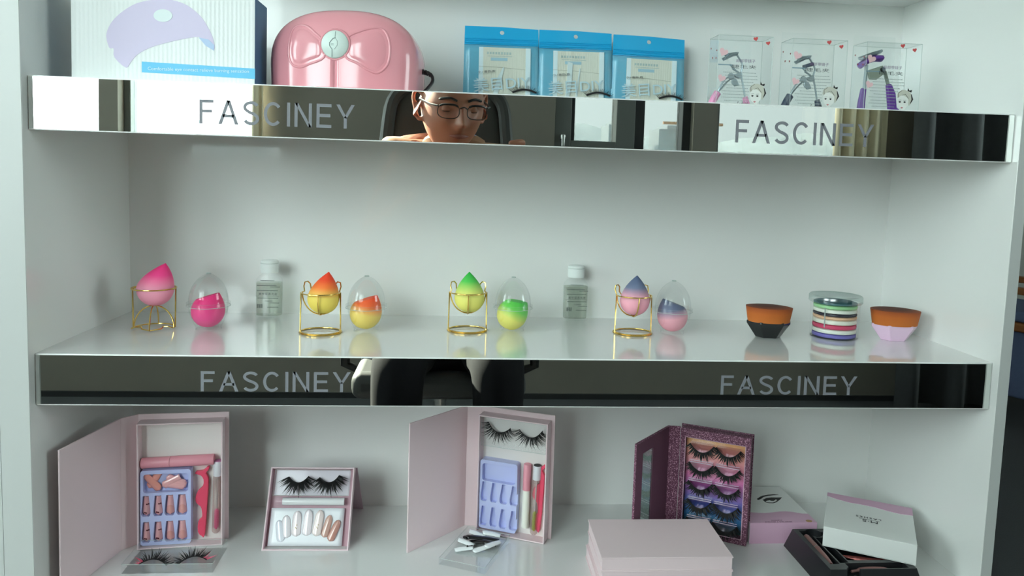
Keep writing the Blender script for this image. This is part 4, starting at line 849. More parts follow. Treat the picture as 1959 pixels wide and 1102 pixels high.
brush(0.9546, 0.1560, mat('black_gloss_handle', (20, 22, 24), 0.15, coat=0.5), 'flat brown bristled brush with a faceted black handle', -8, 1.03)
brush(1.1440, 0.1470, mat('pink_lilac_handle', (228, 196, 222), 0.25, coat=0.3), 'flat brown bristled brush with a faceted pale pink handle', -6, 1.09)
t = thing('puff_jar', 'round clear lidded jar stacked with coloured powder puffs', 'jar', T(1.0605, 0.1654, 0))
part('jar_wall', MB().lathe([(0.0335, 0.0), (0.0338, 0.001), (0.0352, 0.053)], 56, cap=False), CLEAR2, t, angle=60)
part('jar_floor', MB().lathe([(0.0335, 0.0), (0.0335, 0.0012)], 48), CLEAR2, t)
LIDM = clear('frosted_lid', (226, 236, 234), 0.16, 0.5, 0.2)
part('lid', MB().lathe([(0.0372, 0.0525), (0.0376, 0.0535), (0.0376, 0.0615), (0.0362, 0.0632), (0.0345, 0.0632), (0.034, 0.0625), (0.0005, 0.0625)], 56, cap=False), LIDM, t, angle=40)
q = MB().box(-0.009, -0.003, -0.0357, -0.0352, 0.012, 0.05, T(-0.010, 0.003, 0))
part('jar_fine_print', MB().box(-0.0008, 0.0008, -0.0354, -0.0351, 0.018, 0.047, T(0, 0, 0, 0, 0, -50)), GREYT, t)
z = 0.0013
for nm, col, th in (('violet', (112, 104, 178), 0.0062), ('lower white', (226, 228, 218), 0.0068), ('crimson', (206, 66, 104), 0.0066), ('middle white', (228, 226, 214), 0.0072), ('peach', (226, 182, 148), 0.0045), ('black', (56, 54, 66), 0.0042), ('upper white', (226, 228, 218), 0.0062), ('pale green', (156, 206, 150), 0.0056), ('teal', (60, 116, 130), 0.0035)):
    o = part('powder_puff', MB().lathe([(0.0275, 0), (0.0305, 0.001), (0.0308, th * 0.5), (0.0305, th - 0.001), (0.0275, th)], 48), mat('puff_' + nm.replace(' ', '_'), col, 0.85), angle=60); o.matrix_world = T(1.0605, 0.1654, z)
    tag(o, '%s round powder puff stacked in the clear lidded jar' % nm, 'powder puff', 'powder puffs in the clear jar'); z += th + 0.0002

# ------------------------------------------------------------------ lower shelf
def carve(mb, cut):
    """one solid with the cutters taken out of it"""
    o = part('solid', mb, WHITEP); c = part('cutter', cut, WHITEP)
    m = o.modifiers.new('b', 'BOOLEAN'); m.object = c; m.operation = 'DIFFERENCE'; m.solver = 'EXACT'; m.use_self = True
    bpy.context.view_layer.update(); me = bpy.data.meshes.new_from_object(o.evaluated_get(bpy.context.evaluated_depsgraph_get()))
    r = MB(); r.V = [v.co.copy() for v in me.vertices]; r.F = [tuple(p.vertices) for p in me.polygons]
    bpy.data.objects.remove(o); bpy.data.objects.remove(c); bpy.data.meshes.remove(me); return r
INK_MAUVE = mat('mauve_inner_card', (196, 158, 170), 0.6)
def kit(P0, ang, w, outer, fold, label):
    M = T(P0[0], P0[1], Z3, 0, 0, ang); Mi = M.inverted(); h, d = 0.1795, 0.0205
    t = thing('lash_kit_box', label, 'box', M)
    tr = MB(); e = 0.0018
    tr.box(0, e, 0, d, 0.001, h).box(w - e, w, 0, d, 0.001, h).box(e, w - e, 0, d, 0.001, 0.001 + e).box(e, w - e, 0, d, h - e, h)
    part('inner_tray', tr, BLUSH, t, 0.0003)
    part('tray_bottom', MB().box(e, w - e, d - 0.002, d, 0.001 + e, h - e), BLUSHIN, t)
    part('back_board', MB().box(-0.004, w + 0.005, d + 0.0002, d + 0.0022, 0, h + 0.0075), BLUSH, t, 0.0004)
    bk = Mi @ Vector((*(M @ Vector((-0.0035, d + 0.001, 0))).xy, Z3)); fo = Mi @ Vector((*fold, Z3)); ou = Mi @ Vector((*outer, Z3))
    def board(name, a, b, th):
        dv = (b - a).normalized(); nv = Vector((-dv.y, dv.x, 0)) * th / 2; z1 = Vector((0, 0, h + 0.0075))
        part(name, MB().hexa([a - nv, b - nv, b + nv, a + nv], [a - nv + z1, b - nv + z1, b + nv + z1, a + nv + z1]), BLUSH, t, 0.0004)
    board('spine', bk, fo, 0.0018); board('cover', fo + (ou - fo).normalized() * 0.0006, ou, 0.0022)
    return M
NAIL = lambda x, z, l, w0, w1: [(x - w1, z + l), (x + w1, z + l), (x + w0 * 0.98, z + l * 0.3), (x + w0, z + l * 0.12), (x + w0 * 0.7, z), (x - w0 * 0.7, z), (x - w0, z + l * 0.12), (x - w0 * 0.98, z + l * 0.3)]
NCOL = (0.0105, 0.0262, 0.0415, 0.0575); NROW = (0.0470, 0.0095)
def nail_tray(M, x0, x1, z0, z1, label, tight):
    t = thing('nail_tray', label, 'nail tray', M @ T(x0, 0, 0)); w = x1 - x0
    cut = MB().prism(rrect(0.0035, w - 0.0035, z1 - 0.032, z1 - 0.0055, 0.004), 0.0, 0.0125)
    for zr in NROW:
        for k, xc in enumerate(NCOL): s = 0.88 + 0.06 * k; cut.prism(NAIL(xc - 0.0035, zr + z0 - 0.004 - 0.001, 0.0295, 0.0068 * s if tight else 0.0058 * s, 0.0045 * s if tight else 0.0026), 0.0, 0.0105)
    part('tray_body', carve(MB().prism(rrect(0, w, z0, z1, 0.004), 0.004, 0.0183), cut), LILAC, t, 0.0004)
    return t
def nail(M, m, label, l=0.026, w0=0.0062, w1=0.0038, bulge=0.0028, group='press on nails', art=0, cherry=None, almond=False):
    def fn(u, v):
        s = 2 * u - 1
        hw = w0 + (w1 - w0) * v ** 1.3
        if v < 0.16: hw *= math.sqrt(max(0.0, 1 - ((0.16 - v) / 0.16) ** 2)) * 0.92 + 0.08
        if almond and v > 0.72: hw *= math.sqrt(max(0.0, 1 - ((v - 0.72) / 0.285) ** 2))
        return (hw * s, -bulge * (1 - s * s) * (0.75 + 0.25 * math.sin(PI * v)), l * v)
    o = part('press_on_nail', MB().grid(fn, 9, 16), m, angle=80, solid=0.0006); o.matrix_world = M; tag(o, label, 'nail', group)
    if art == 1:
        g = MB()
        for cx, cz in ((0.0008, 0.0165), (0.003, 0.0168), (-0.0022, 0.0045), (-0.0002, 0.004)): g.lathe([(0.0001, 0.0), (0.0011, 0.0001), (0.0009, 0.0007), (0.0001, 0.0009)], 10, T(cx, -bulge * (1 - (cx / w0) ** 2) * 0.95 - 0.0003, cz, 90, 0, 0))
        part('cherry_print', g, CHERRY, o)
    if art == 2:
        def bf(u, v): s = 2 * u - 1; q = 0.08 + 0.44 * v; p = fn(0.5 + 0.5 * s * 0.86 * (math.sqrt(max(0, 1 - (max(0, v - 0.55) / 0.451) ** 2))), q); return (p[0], p[1] - 0.0005, p[2])
        part('nail_bed', MB().grid(bf, 9, 12), NAILL, o, angle=80)
    if art == 3:
        g = MB()
        for cx, cz in ((-0.001, 0.012), (0.0006, 0.015), (0.0, 0.0105)): g.lathe([(0.0009, -0.0002), (0.0006, 0.0005), (0.0001, 0.0007)], 6, T(cx, -bulge - 0.0003, cz, 90, 0, 0))
        part('glitter_flake', g, mat('gold_flake', (246, 220, 170), 0.1, metal=0.7) if 'gold_flake' not in bpy.data.materials else bpy.data.materials['gold_flake'], o)
    return o
APP = [(785, 200), (800, 172), (880, 165), (940, 120), (962, 128), (945, 165), (917, 198), (950, 260), (945, 420), (935, 560), (905, 930), (870, 940), (820, 890), (825, 760), (870, 720), (868, 640), (850, 585), (800, 545), (788, 480), (820, 400), (880, 350), (888, 270), (850, 218)]
def applicator(M, label):
    pts = [((a / 6.12 - 21) * 0.00066 + 0.0025, 0.1084 - (b / 6.12 - 23) * 0.000755) for a, b in APP]
    cx = sum(p[0] for p in pts) / len(pts); o = part('lash_applicator', MB().prism([(p[0] - cx, p[1]) for p in smooth(pts, 2)], -0.003, 0.003), HOTPINK, bevel=0.0008, angle=30)
    o.matrix_world = M @ T(cx, 0.0150, 0); return tag(o, label, 'lash applicator', 'lash applicators')
def wand(M, x, z0, z1, label, top, brushm):
    L_ = z1 - z0; t = thing('mascara_wand', label, 'mascara wand', M @ T(x, 0.0125, z0, 0, 1.5, 0) @ Matrix.Diagonal((1.14, 1.14, 1, 1)), 'clear tubed mascara wands')
    part('tube', MB().lathe([(0.0005, 0), (0.003, 0.0006), (0.0047, 0.003), (0.005, 0.006), (0.005, L_ - 0.02)], 24, cap=False), clear('wand_tube', (240, 232, 230), 0.05, 0.5, 0.05) if 'wand_tube' not in bpy.data.materials else bpy.data.materials['wand_tube'], t, angle=60)
    part('cap', MB().lathe([(0.0052, L_ - 0.021), (0.0053, L_ - 0.001), (0.005, L_)], 24), mat('white_cap', (214, 214, 220), 0.4) if 'white_cap' not in bpy.data.materials else bpy.data.materials['white_cap'], t)
    part('cap_top', MB().lathe([(0.0049, L_), (0.0046, L_ + 0.0008)], 24), top, t)
    part('cap_ring', MB().lathe([(0.0051, L_ - 0.026), (0.0054, L_ - 0.0255), (0.0054, L_ - 0.0235), (0.0051, L_ - 0.023)], 24, cap=False), CLEAR2, t)
    part('stem', MB().lathe([(0.0011, 0.02), (0.0011, L_ - 0.02)], 8), mat('stem_grey', (196, 190, 192), 0.4) if 'stem_grey' not in bpy.data.materials else bpy.data.materials['stem_grey'], t)
    g = MB()
    for k in range(26):
        z = 0.008 + k * 0.001
        for j in range(7): a = 2 * PI * j / 7 + k * 0.5; g.tube([(0, 0, z), (0.0034 * math.cos(a), 0.0034 * math.sin(a), z + 0.0003)], 0.00028, 3)
    g.tube([(0, 0, 0.006), (0, 0, 0.036)], 0.0014, 6)
    bq = part('brush', g, brushm, t); return t
def clear_tray(M, x0, x1, z0, z1, y0, y1, name, label, group=None):
    """thin open tray, its rim at y0 (towards -y) and its bottom at y1"""
    t = thing(name, label, 'tray', M, group); g = MB(); e = 0.0004
    g.box(x0, x0 + e, y0, y1, z0, z1).box(x1 - e, x1, y0, y1, z0, z1).box(x0, x1, y0, y1, z0, z0 + e).box(x0, x1, y0, y1, z1 - e, z1)
    part('tray_wall', g, CLEAR2, t); part('tray_bottom', MB().box(x0, x1, y1 - e, y1, z0, z1), CLEAR2, t)
    part('tray_rim', MB().tube([(x0, y0, z0), (x1, y0, z0), (x1, y0, z1), (x0, y0, z1)], 0.0003, 5, True), bpy.data.materials['plastic_fold'], t); return t

# --- kit with the pink nails
K1 = kit((0.0622, 0.1439), 6.2, 0.112, (0.0178, 0.0284), (0.0400, 0.1465), 'open blush card kit box holding pink nails, leftmost of the two kits')
ord_ = ('first', 'second', 'third', 'fourth')
nail_tray(K1, 0.0035, 0.0695, 0.0045, 0.112, 'lilac plastic tray filled with pink press on nails', True)
for r_, zr in enumerate(NROW):
    for k, xc in enumerate(NCOL):
        s = 0.9 + 0.05 * k
        nail(K1 @ T(xc, 0.0098, zr - 0.0005), NAILP, 'pink coffin nail %s, %s row, %s from the left' % ('with dark red cherries' if k < 2 else 'with a rounded nail bed', ('upper', 'lower')[r_], ord_[k]), 0.0275, 0.0060 * s, 0.0041 * s, 0.003, 'pink nails in the lilac tray', 1 if k < 2 else 2)
for k, (x, z, a, l, lb) in enumerate(((0.0145, 0.0875, 32, 0.024, 'lower crossing'), (0.026, 0.084, -42, 0.026, 'upper crossing'), (0.034, 0.089, 62, 0.022, 'shiny slanting'), (0.039, 0.0985, 112, 0.022, 'topmost straight'), (0.041, 0.093, 105, 0.021, 'middle straight'), (0.058, 0.0865, -82, 0.021, 'lowest straight'))):
    nail(K1 @ T(x, 0.0115 - 0.0009 * k * (k < 3) - 0.0005 * k, z, 0, a, 0) @ T(0, 0, -0.003), NAILP if k > 1 else mat('peach_nail_%d' % k, (226, 150, 138), 0.25, coat=0.5), 'loose %s pink nail in the top cell of the lilac tray' % lb, l * 1.2, 0.0056, 0.0042, 0.002, 'loose pink nails in the top cell')
t = thing('gloss_tube', 'pink capped tube lying across above the filled lilac tray', 'tube', K1 @ T(0.0035, 0.0108, 0.1205, 0, 89, 0))
part('barrel', MB().lathe([(0.0068, 0), (0.0074, 0.001), (0.0074, 0.0375)], 28), PINKP, t); part('cap', MB().lathe([(0.0076, 0.038), (0.0076, 0.094), (0.007, 0.0955)], 28), PINKP, t)
applicator(K1, 'coral pink lash applicator beside the filled lilac tray')
wand(K1, 0.1012, 0.0135, 0.119, 'clear mascara wand with pink brush and violet cap top', mat('violet_cap', (172, 110, 150), 0.4), mat('pink_bristle', (240, 120, 170), 0.5))

# --- clear tray with pink tipped lashes
a = R(-1.0)
M = T(0.0665, 0.0835, Z3, 0, 0, -1) @ T(0, 0, 0, -90, 0, 0)    # lying: local z runs into the shelf's depth, local y down
M = Matrix.Translation((0.0665, 0.0835, Z3)) @ Matrix(((1, 0, -0.0, 0), (0, 0, 1, 0), (0, -1, 0, 0), (0, 0, 0, 1)))
clear_tray(M @ T(0, 0, 0), 0.0, 0.116, 0.0, 0.066, -0.0125, 0.0, 'lash_tray', 'shallow clear tray with two pink tipped lashes on the lower shelf')
PT = (mat('rose_lash_tip', (206, 84, 112), 0.6), -1)
lash('black eyelash with pink tip in the clear tray, under the filled lilac tray', M @ T(0.0345, -0.0045, 0.014, 50, 0, 0) @ T(0, 0, 0, 0, 182, 0), 0.036, 0.007, 0.015, 44, 'pink tipped lashes', tipm=(PT[0], 1), seed=5, sweep=0.8, thick=1.3, bow=-0.003)
lash('black eyelash with pink tip in the clear tray, under the coral applicator', M @ T(0.084, -0.0045, 0.02, 50, 0, 0) @ T(0, 0, 0, 0, 172, 0), 0.036, 0.007, 0.015, 44, 'pink tipped lashes', tipm=(PT[0], -1), seed=6, sweep=0.8, thick=1.3, bow=-0.003)

# --- the small box propped up like an easel
Mb = T(0.2317, 0.1398, Z3 + 0.0003, -26, 0, -1.5)
t = thing('easel_box', 'small open pink card box propped up, holding black lashes and pale nails', 'box', Mb)
w_, h_, d_, e = 0.120, 0.112, 0.0145, 0.0017
tr = MB().box(0, e, 0, d_, 0, h_).box(w_ - e, w_, 0, d_, 0, h_).box(e, w_ - e, 0, d_, 0, e).box(e, w_ - e, 0, d_, h_ - e, h_)
part('box_wall', tr, mat('pink_white_card', (226, 204, 210), 0.55), t, 0.0003)
part('box_bottom', MB().box(e, w_ - e, d_ - 0.002, d_, e, h_ - e), INK_MAUVE, t)
part('backing_card', MB().box(0.006, 0.1135, d_ - 0.0024, d_ - 0.002, 0.0735, 0.1085), mat('pale_lilac_card', (222, 214, 224), 0.6), t)
li = MB().box(e, e + 0.0004, 0.0006, d_ - 0.002, e, h_ - e).box(w_ - e - 0.0004, w_ - e, 0.0006, d_ - 0.002, e, h_ - e).box(e, w_ - e, 0.0006, d_ - 0.002, e, e + 0.0004)
part('lining', li, INK_MAUVE, t)
Mi = Mb.inverted(); a = Vector((0, d_ + 0.001, h_ + 0.001)); b_ = Mi @ Vector((0.2317 + 0.004, 0.272, Z3 + 0.0008)); g = MB()
dx = Vector((w_ + 0.002, 0, 0)); n2 = Vector((0, 0.0018, 0.0004))
part('lid_flap', g.hexa([a, a + dx, a + dx + n2, a + n2], [Vector((0, b_.y, b_.z)), Vector((w_ + 0.002, b_.y, b_.z)), Vector((w_ + 0.002, b_.y, b_.z)) + n2, Vector((0, b_.y, b_.z)) + n2]), mat('mauve_card', (196, 172, 184), 0.6), t)
clear_tray(Mb, 0.006, 0.1135, 0.0735, 0.1085, 0.002, 0.0122, 'lash_tray', 'clear moulded tray behind the big curled lashes in the easel box')
lash('big curled black eyelash near the edge above the palest nails in the easel box', Mb @ T(0.0398, 0.0065, 0.0995, 0, -2, 0), 0.029, 0.009, 0.021, 60, 'big curled lashes', sweep=0.72, seed=21, thick=1.7, bow=0.004)
lash('big curled black eyelash above the brown nails in the easel box', Mb @ T(0.084, 0.0065, 0.1, 0, -6, 0), 0.029, 0.009, 0.021, 60, 'big curled lashes', sweep=-0.0 + 0.72, seed=23, thick=1.7, bow=0.004)
t = thing('clear_tube', 'empty clear tube lying across the middle of the easel box', 'tube', Mb @ T(0.0085, 0.0072, 0.0655, 0, 90, 0))
part('tube_wall', MB().lathe([(0.004, 0), (0.006, 0.0012), (0.006, 0.104), (0.004, 0.105)], 24, cap=False), CLEAR2, t); part('tube_filling', MB().lathe([(0.0052, 0.012), (0.0052, 0.1)], 16), mat('clear_gel', (226, 224, 226), 0.25), t)
cd_ = MB().grid(lambda u, v: (0.0055 + 0.104 * u, 0.0085 - 0.003 * math.sin(PI * u) * math.sin(PI * v), 0.006 + 0.0505 * v), 16, 10)
o = part('nail_card', cd_, mat('pearl_white_card', (234, 236, 242), 0.3), solid=0.0008); o.matrix_world = Mb; tag(o, 'glossy white card under the fan of pale nails in the easel box', 'card')
cols = [(226, 228, 238), (228, 220, 226), (230, 218, 222), (232, 222, 228), (230, 214, 212), (198, 158, 146), (190, 140, 128)]
for k, (x, z, rot, l) in enumerate(((0.0265, 0.0115, -13, 0.030), (0.0335, 0.0165, -7, 0.031), (0.0465, 0.0185, -2, 0.035), (0.0610, 0.0195, 1, 0.036), (0.0745, 0.0190, 6, 0.036), (0.0855, 0.0175, 13, 0.031), (0.0940, 0.0125, 22, 0.031))):
    nail(Mb @ T(x - 0.002, 0.0048 if 1 < k < 5 else 0.006, z, 0, rot, 0), mat('pale_nail_%d' % k, cols[k], 0.1, coat=0.8), ('palest nail at the edge of the white card', 'second pale pink nail of the fan on the white card', 'pale nail with gold flakes beside the middle of the fan', 'long plain pale nail in the middle of the fan', 'pale nail with peach flakes beside the brown nails', 'tall brown pink nail on the white card', 'short tilted brown pink nail ending the fan')[k], l * 0.97, 0.0066 if 0 < k < 5 else 0.0056, 0.0058 if 0 < k < 5 else 0.0048, 0.0022, 'nails fanned on the white card', 3 if k in (2, 4) else 0, almond=True)

# --- kit with the empty lilac tray
K2 = kit((0.5332, 0.1889), -23.2, 0.1065, (0.4345, 0.1290), (0.5165, 0.2118), 'open blush card kit box with empty lilac tray, its cover swung wide')
nail_tray(K2, 0.0028, 0.0615, 0.0065, 0.1115, 'empty lilac plastic nail tray in the wide open kit', False)
clear_tray(K2, 0.0035, 0.1035, 0.1335, 0.1765, 0.0035, 0.0175, 'lash_tray', 'clear moulded tray behind the wispy lashes in the wide open kit')
for k, (x, rot) in enumerate(((0.0295, 8), (0.0785, -4))):
    lash('wispy black eyelash in the wide open kit, %s' % ('next to the spine' if k == 0 else 'further from the spine'), K2 @ T(x, 0.009, 0.1655 - 0.001 * k, 0, rot, 0), 0.036, 0.0115, 0.0185, 70, 'wispy lashes in the wide open kit', sweep=0.85, seed=31 + k, thick=0.95, bow=0.004)
    g = MB().tube([(x + 0.024 * math.cos(q), 0.0045, 0.164 + 0.029 * math.sin(q)) for q in [PI + PI * j / 20 for j in range(21)]], 0.00035, 5)
    o = [c for c in bpy.data.objects if c.name.startswith('lash_tray')][-1]; part('moulded_ridge', g, CLEAR2, o)
t = thing('gloss_tube', 'upright tube with white barrel and pink cap beside the empty lilac tray', 'tube', K2 @ T(0.0733, 0.0125, 0.0155, 0, 0.5, 0))
part('barrel', MB().lathe([(0.0052, 0), (0.0056, 0.001), (0.0056, 0.057)], 28), mat('ivory_barrel', (234, 232, 222), 0.35), t); part('cap', MB().lathe([(0.0058, 0.0572), (0.0058, 0.0955), (0.0052, 0.0965)], 28), PINKP, t)
wand(K2, 0.0868, 0.0065, 0.112, 'clear mascara wand with green brush and black cap top', BLACKINK, mat('green_bristle', (176, 186, 70), 0.5))
applicator(K2 @ T(0.0095, 0, 0.003), 'coral pink lash applicator beside the green brushed wand')

# --- clear tray with the heap of black and white nails
Mt = T(0.4800, 0.0965, Z3 + 0.0002, 0, 0, -24) @ Matrix(((1, 0, 0, 0), (0, 0, 1, 0), (0, -1, 0, 0), (0, 0, 0, 1)))
clear_tray(Mt, 0, 0.068, 0, 0.1, -0.009, 0.0, 'nail_blister', 'bent clear blister tray with a heap of black and white nails')
r = random.Random(4); BWN = mat('white_nail', (232, 236, 238), 0.2, coat=0.6); BLN = mat('black_nail', (20, 20, 22), 0.2, coat=0.6)
heap = [(0.012, 0.064, 100, 0, 0.004), (0.020, 0.087, 95, 0, 0.008), (0.042, 0.082, 82, 1, 0.006), (0.040, 0.092, 78, 0, 0.009), (0.022, 0.074, 60, 1, 0.0085), (0.052, 0.066, 30, 0, 0.007), (0.016, 0.046, 70, 0, 0.003), (0.040, 0.054, 45, 0, 0.004), (0.028, 0.071, 75, 1, 0.004), (0.014, 0.079, 40, 1, 0.005), (0.044, 0.074, 100, 1, 0.005)]
names = ('shiny white nail on the open side of the heap', 'long white nail along the back of the heap', 'black nail under the back of the heap', 'white nail at the back corner of the heap', 'black nail topmost in the middle of the heap', 'square matt white nail leaning on the heap', 'white nail with black bow in front of the heap', 'white nail with black bow beside the square nail', 'black nail low in the middle of the heap', 'black nail at the spine side of the heap', 'black nail behind the square white nail')
for k, (x, z, a, bl, up) in enumerate(heap):
    o = nail(Mt @ T(x, -up, z, r.uniform(-10, 10), a, 0) @ T(0, 0, -0.012), BLN if bl else BWN, names[k], 0.027, 0.006, 0.0045, 0.003, 'black and white nails in the blister')
    if k in (6, 7):
        g = MB().tube([(0, -0.0034, 0.019), (0, -0.0036, 0.0255)], 0.0006, 5)
        for cx, cz in ((-0.0012, 0.019), (0.0012, 0.019), (0, 0.0255)): g.lathe([(0.0015, 0), (0.001, 0.0008)], 8, T(cx, -0.0032, cz, 90, 0, 0))
        part('black_bow', g, BLACKINK, o)

# --- the glitter lash book
GLIT = mat('burgundy_glitter', (104, 56, 78), 0.5)
n = GLIT.node_tree; p = n.nodes['Principled BSDF']; tcn = n.nodes.new('ShaderNodeTexCoord'); vo = n.nodes.new('ShaderNodeTexVoronoi'); vo.inputs['Scale'].default_value = 1500
cr = n.nodes.new('ShaderNodeValToRGB'); cr.color_ramp.elements[0].position = 0.80; cr.color_ramp.elements[0].color = lin((96, 50, 74)) + (1,); cr.color_ramp.elements[1].position = 0.95; cr.color_ramp.elements[1].color = lin((226, 176, 200)) + (1,)
sx = n.nodes.new('ShaderNodeSeparateColor'); n.links.new(tcn.outputs['Object'], vo.inputs['Vector']); n.links.new(vo.outputs['Color'], sx.inputs[0]); n.links.new(sx.outputs[0], cr.inputs[0]); n.links.new(cr.outputs[0], p.inputs['Base Color'])
BURG = mat('burgundy_card', (98, 58, 78), 0.6, noise=0.1, scale=400)
Mk = T(0.8394, 0.1842, Z3 + 0.0002, 0, 0, -28.4); Mi = Mk.inverted()
t = thing('lash_book', 'burgundy glitter lash book standing open behind the blush box stack', 'lash book', Mk)
w_, h_, d_ = 0.103, 0.1627, 0.017
fr = MB().box(0, 0.0075, 0, d_, 0, h_).box(w_ - 0.0075, w_, 0, d_, 0, h_).box(0.0075, w_ - 0.0075, 0, d_, 0, 0.0085).box(0.0075, w_ - 0.0075, 0, d_, h_ - 0.013, h_)
part('frame', fr, GLIT, t, 0.0006); part('back_board', MB().box(-0.002, w_ + 0.002, d_, d_ + 0.002, 0, h_ + 0.001), GLIT, t)
SUNSET = ramp('sunset_paper', [(0, (34, 92, 92)), (0.13, (48, 118, 176)), (0.26, (78, 116, 200)), (0.40, (160, 112, 190)), (0.56, (240, 132, 192)), (0.78, (250, 160, 158)), (1, (250, 190, 118))], 2, 0.01, 0.148, 0.5)
part('sunset_paper', MB().box(0.0075, w_ - 0.0075, d_ - 0.003, d_ - 0.0005, 0.0085, h_ - 0.013), SUNSET, t)
part('frame_edge', MB().tube([(0.0075, -0.0002, 0.0085), (w_ - 0.0075, -0.0002, 0.0085), (w_ - 0.0075, -0.0002, h_ - 0.013), (0.0075, -0.0002, h_ - 0.013)], 0.0008, 5, True), mat('silver_pink_glitter', (226, 186, 204), 0.4, metal=0.2, noise=0.4, scale=900), t)
fold = Vector((0.8225, 0.1895)); ou = Vector((0.7520, 0.1110)); L2 = lambda q: Mi @ Vector((q[0], q[1], Z3 + 0.0002))
def strip(a, b, z0, z1, th, m, name, off=0.0):
    dv = (b - a).normalized(); nv = Vector((-dv.y, dv.x, 0)); f = nv * (off - th / 2); k = nv * (off + th / 2); A, B = Vector((0, 0, z0)), Vector((0, 0, z1))
    return part(name, MB().hexa([a + f + A, b + f + A, b + k + A, a + k + A], [a + f + B, b + f + B, b + k + B, a + k + B]), m, t)
fo, uo = L2(fold), L2(ou); bk = Vector((-0.001, 0.002, 0))
strip(bk, fo, 0, h_ + 0.001, 0.002, GLIT, 'spine')
cv = uo - fo; U = lambda q: fo + cv * q
for q0, q1, z0, z1 in ((0.012, 0.50, 0, h_), (0.80, 0.985, 0, h_), (0.50, 0.80, 0, 0.016), (0.50, 0.80, h_ - 0.018, h_)): strip(U(q0), U(q1), z0, z1, 0.0024, BURG, 'cover_panel')
strip(U(0.50), U(0.80), 0.016, h_ - 0.018, 0.0006, clear('cover_window', (224, 236, 234), 0.22, 0.6, 0.05), 'cover_window')
strip(U(0.985), U(1.0), 0, h_, 0.003, GLIT, 'cover_edge')
strip(U(0.0), U(1.0), h_, h_ + 0.0012, 0.003, GLIT, 'cover_edge')
MOON = clear('clear_ledge', (250, 240, 248), 0.09, 0.5, 0.05)
lt = thing('lash_tray', 'clear moulded five row tray over the sunset coloured paper', 'tray', Mk)
part('tray_bottom', MB().box(0.008, w_ - 0.008, d_ - 0.0042, d_ - 0.0036, 0.009, h_ - 0.0135), CLEAR, lt)
rows = ('top', 'second', 'third', 'fourth', 'bottom')
for c_, xc in enumerate((0.0318, 0.0708)):
    for k in range(5):
        zc = 0.1395 - 0.0287 * k
        pts = [(xc - 0.0172, zc + 0.001)] + [(xc + 0.0172 * math.cos(q), zc + 0.001 + 0.0135 * math.sin(q)) for q in [PI + PI * j / 16 for j in range(17)]]
        part('ledge', MB().prism(pts[1:], 0.0035, 0.0125), MOON, lt)
        lb = MB().box(xc - 0.0175, xc + 0.0175, 0.0028, 0.0036, zc + 0.0008, zc + 0.0014).box(xc - 0.0175, xc + 0.0175, 0.0028, 0.0036, zc + 0.004, zc + 0.0045)  # pale bars paint the highlight along the top of each ledge
        if k: part('ledge_highlight_bar', lb, mat('ledge_highlight', (232, 214, 236), 0.15, coat=0.5) if 'ledge_highlight' not in bpy.data.materials else bpy.data.materials['ledge_highlight'], lt)
        lash('black strip eyelash, %s row of the sunset tray, column %s' % (rows[k], ('near the spine', 'away from the spine')[c_]), Mk @ T(xc, 0.0028, zc + 0.0005), 0.036, 0.0125, (0.0148, 0.0135, 0.0125, 0.0155, 0.0145)[k], (40, 60, 44, 46, 54)[k], 'lashes on the sunset paper', sweep=0.62, seed=50 + k * 3 + c_, thick=1.7 if k != 1 else 1.5, bow=0.003)

# --- stack of closed kit boxes
for k in range(3):
    z = Z3 + 0.0183 * k; dx = (-0.002, 0.0005, 0)[k]
    t = thing('closed_kit_box', ('closed blush kit box at the bottom of the stack', 'closed blush kit box in the middle of the stack', 'closed blush kit box on top of the stack')[k], 'box', T(0.6868 + dx, 0.0055, z, 0, 0, -0.8), 'closed blush boxes in the stack')
    part('box_tray', MB().box(0.0012, 0.1708, 0.0006, 0.106, 0.0016, 0.0165), BLUSH, t, 0.0003)
    part('base_board', MB().box(0, 0.172, 0, 0.1066, 0, 0.0016), BLUSH, t, 0.0004); part('lid_board', MB().box(0, 0.172, 0, 0.1066, 0.0165, 0.0183), BLUSH, t, 0.0004)

# --- the box with the printed eye
PINKW = mat('pink_lilac_print', (214, 172, 198), 0.5)
t = thing('eye_print_box', 'white and pink box printed with an eye, behind the glitter book', 'box', T(0.9385, 0.1445, Z3))
hb = 0.0312
part('body', MB().box(0, 0.1035, 0, 0.1295, 0, hb), mat('white_card', (230, 232, 230), 0.45), t, 0.0006)
def topflat(name, pts, m, parent, th=0.0003, lift=0.0, ox=0.9385, oy=0.1445):
    V = [(x - ox, y - oy, hb + lift) for x, y in pts] + [(x - ox, y - oy, hb + lift + th) for x, y in pts]; k = len(pts)
    return part(name, MB().add(V, [tuple(range(k)), tuple(range(2 * k - 1, k - 1, -1))] + [(i, i + k, (i + 1) % k + k, (i + 1) % k) for i in range(k)]), m, parent)
topflat('pink_wave', [(0.9387, 0.1447), (1.0418, 0.1447), (1.0418, 0.1737), (1.0326, 0.1742), (1.0271, 0.1769), (1.0186, 0.1807), (1.0091, 0.1823), (0.9993, 0.1817), (0.9872, 0.179), (0.9742, 0.1771), (0.96, 0.1788), (0.9482, 0.1811), (0.9387, 0.1815)], PINKW, t)
part('pink_front', MB().box(0, 0.1035, -0.0003, 0, 0, hb + 0.0002), PINKW, t); part('pink_side', MB().box(0.1035, 0.1038, 0, 0.0295, 0, hb), PINKW, t)
ey = topflat('printed_eyebrow', [(0.9824, 0.2268), (0.9916, 0.2354), (0.9973, 0.2389), (1.0074, 0.2425), (1.0181, 0.244), (1.025, 0.2418), (1.0169, 0.2412), (1.0058, 0.2388), (0.9969, 0.2346), (0.9897, 0.2275), (0.9839, 0.2237)], BLACKINK, t)
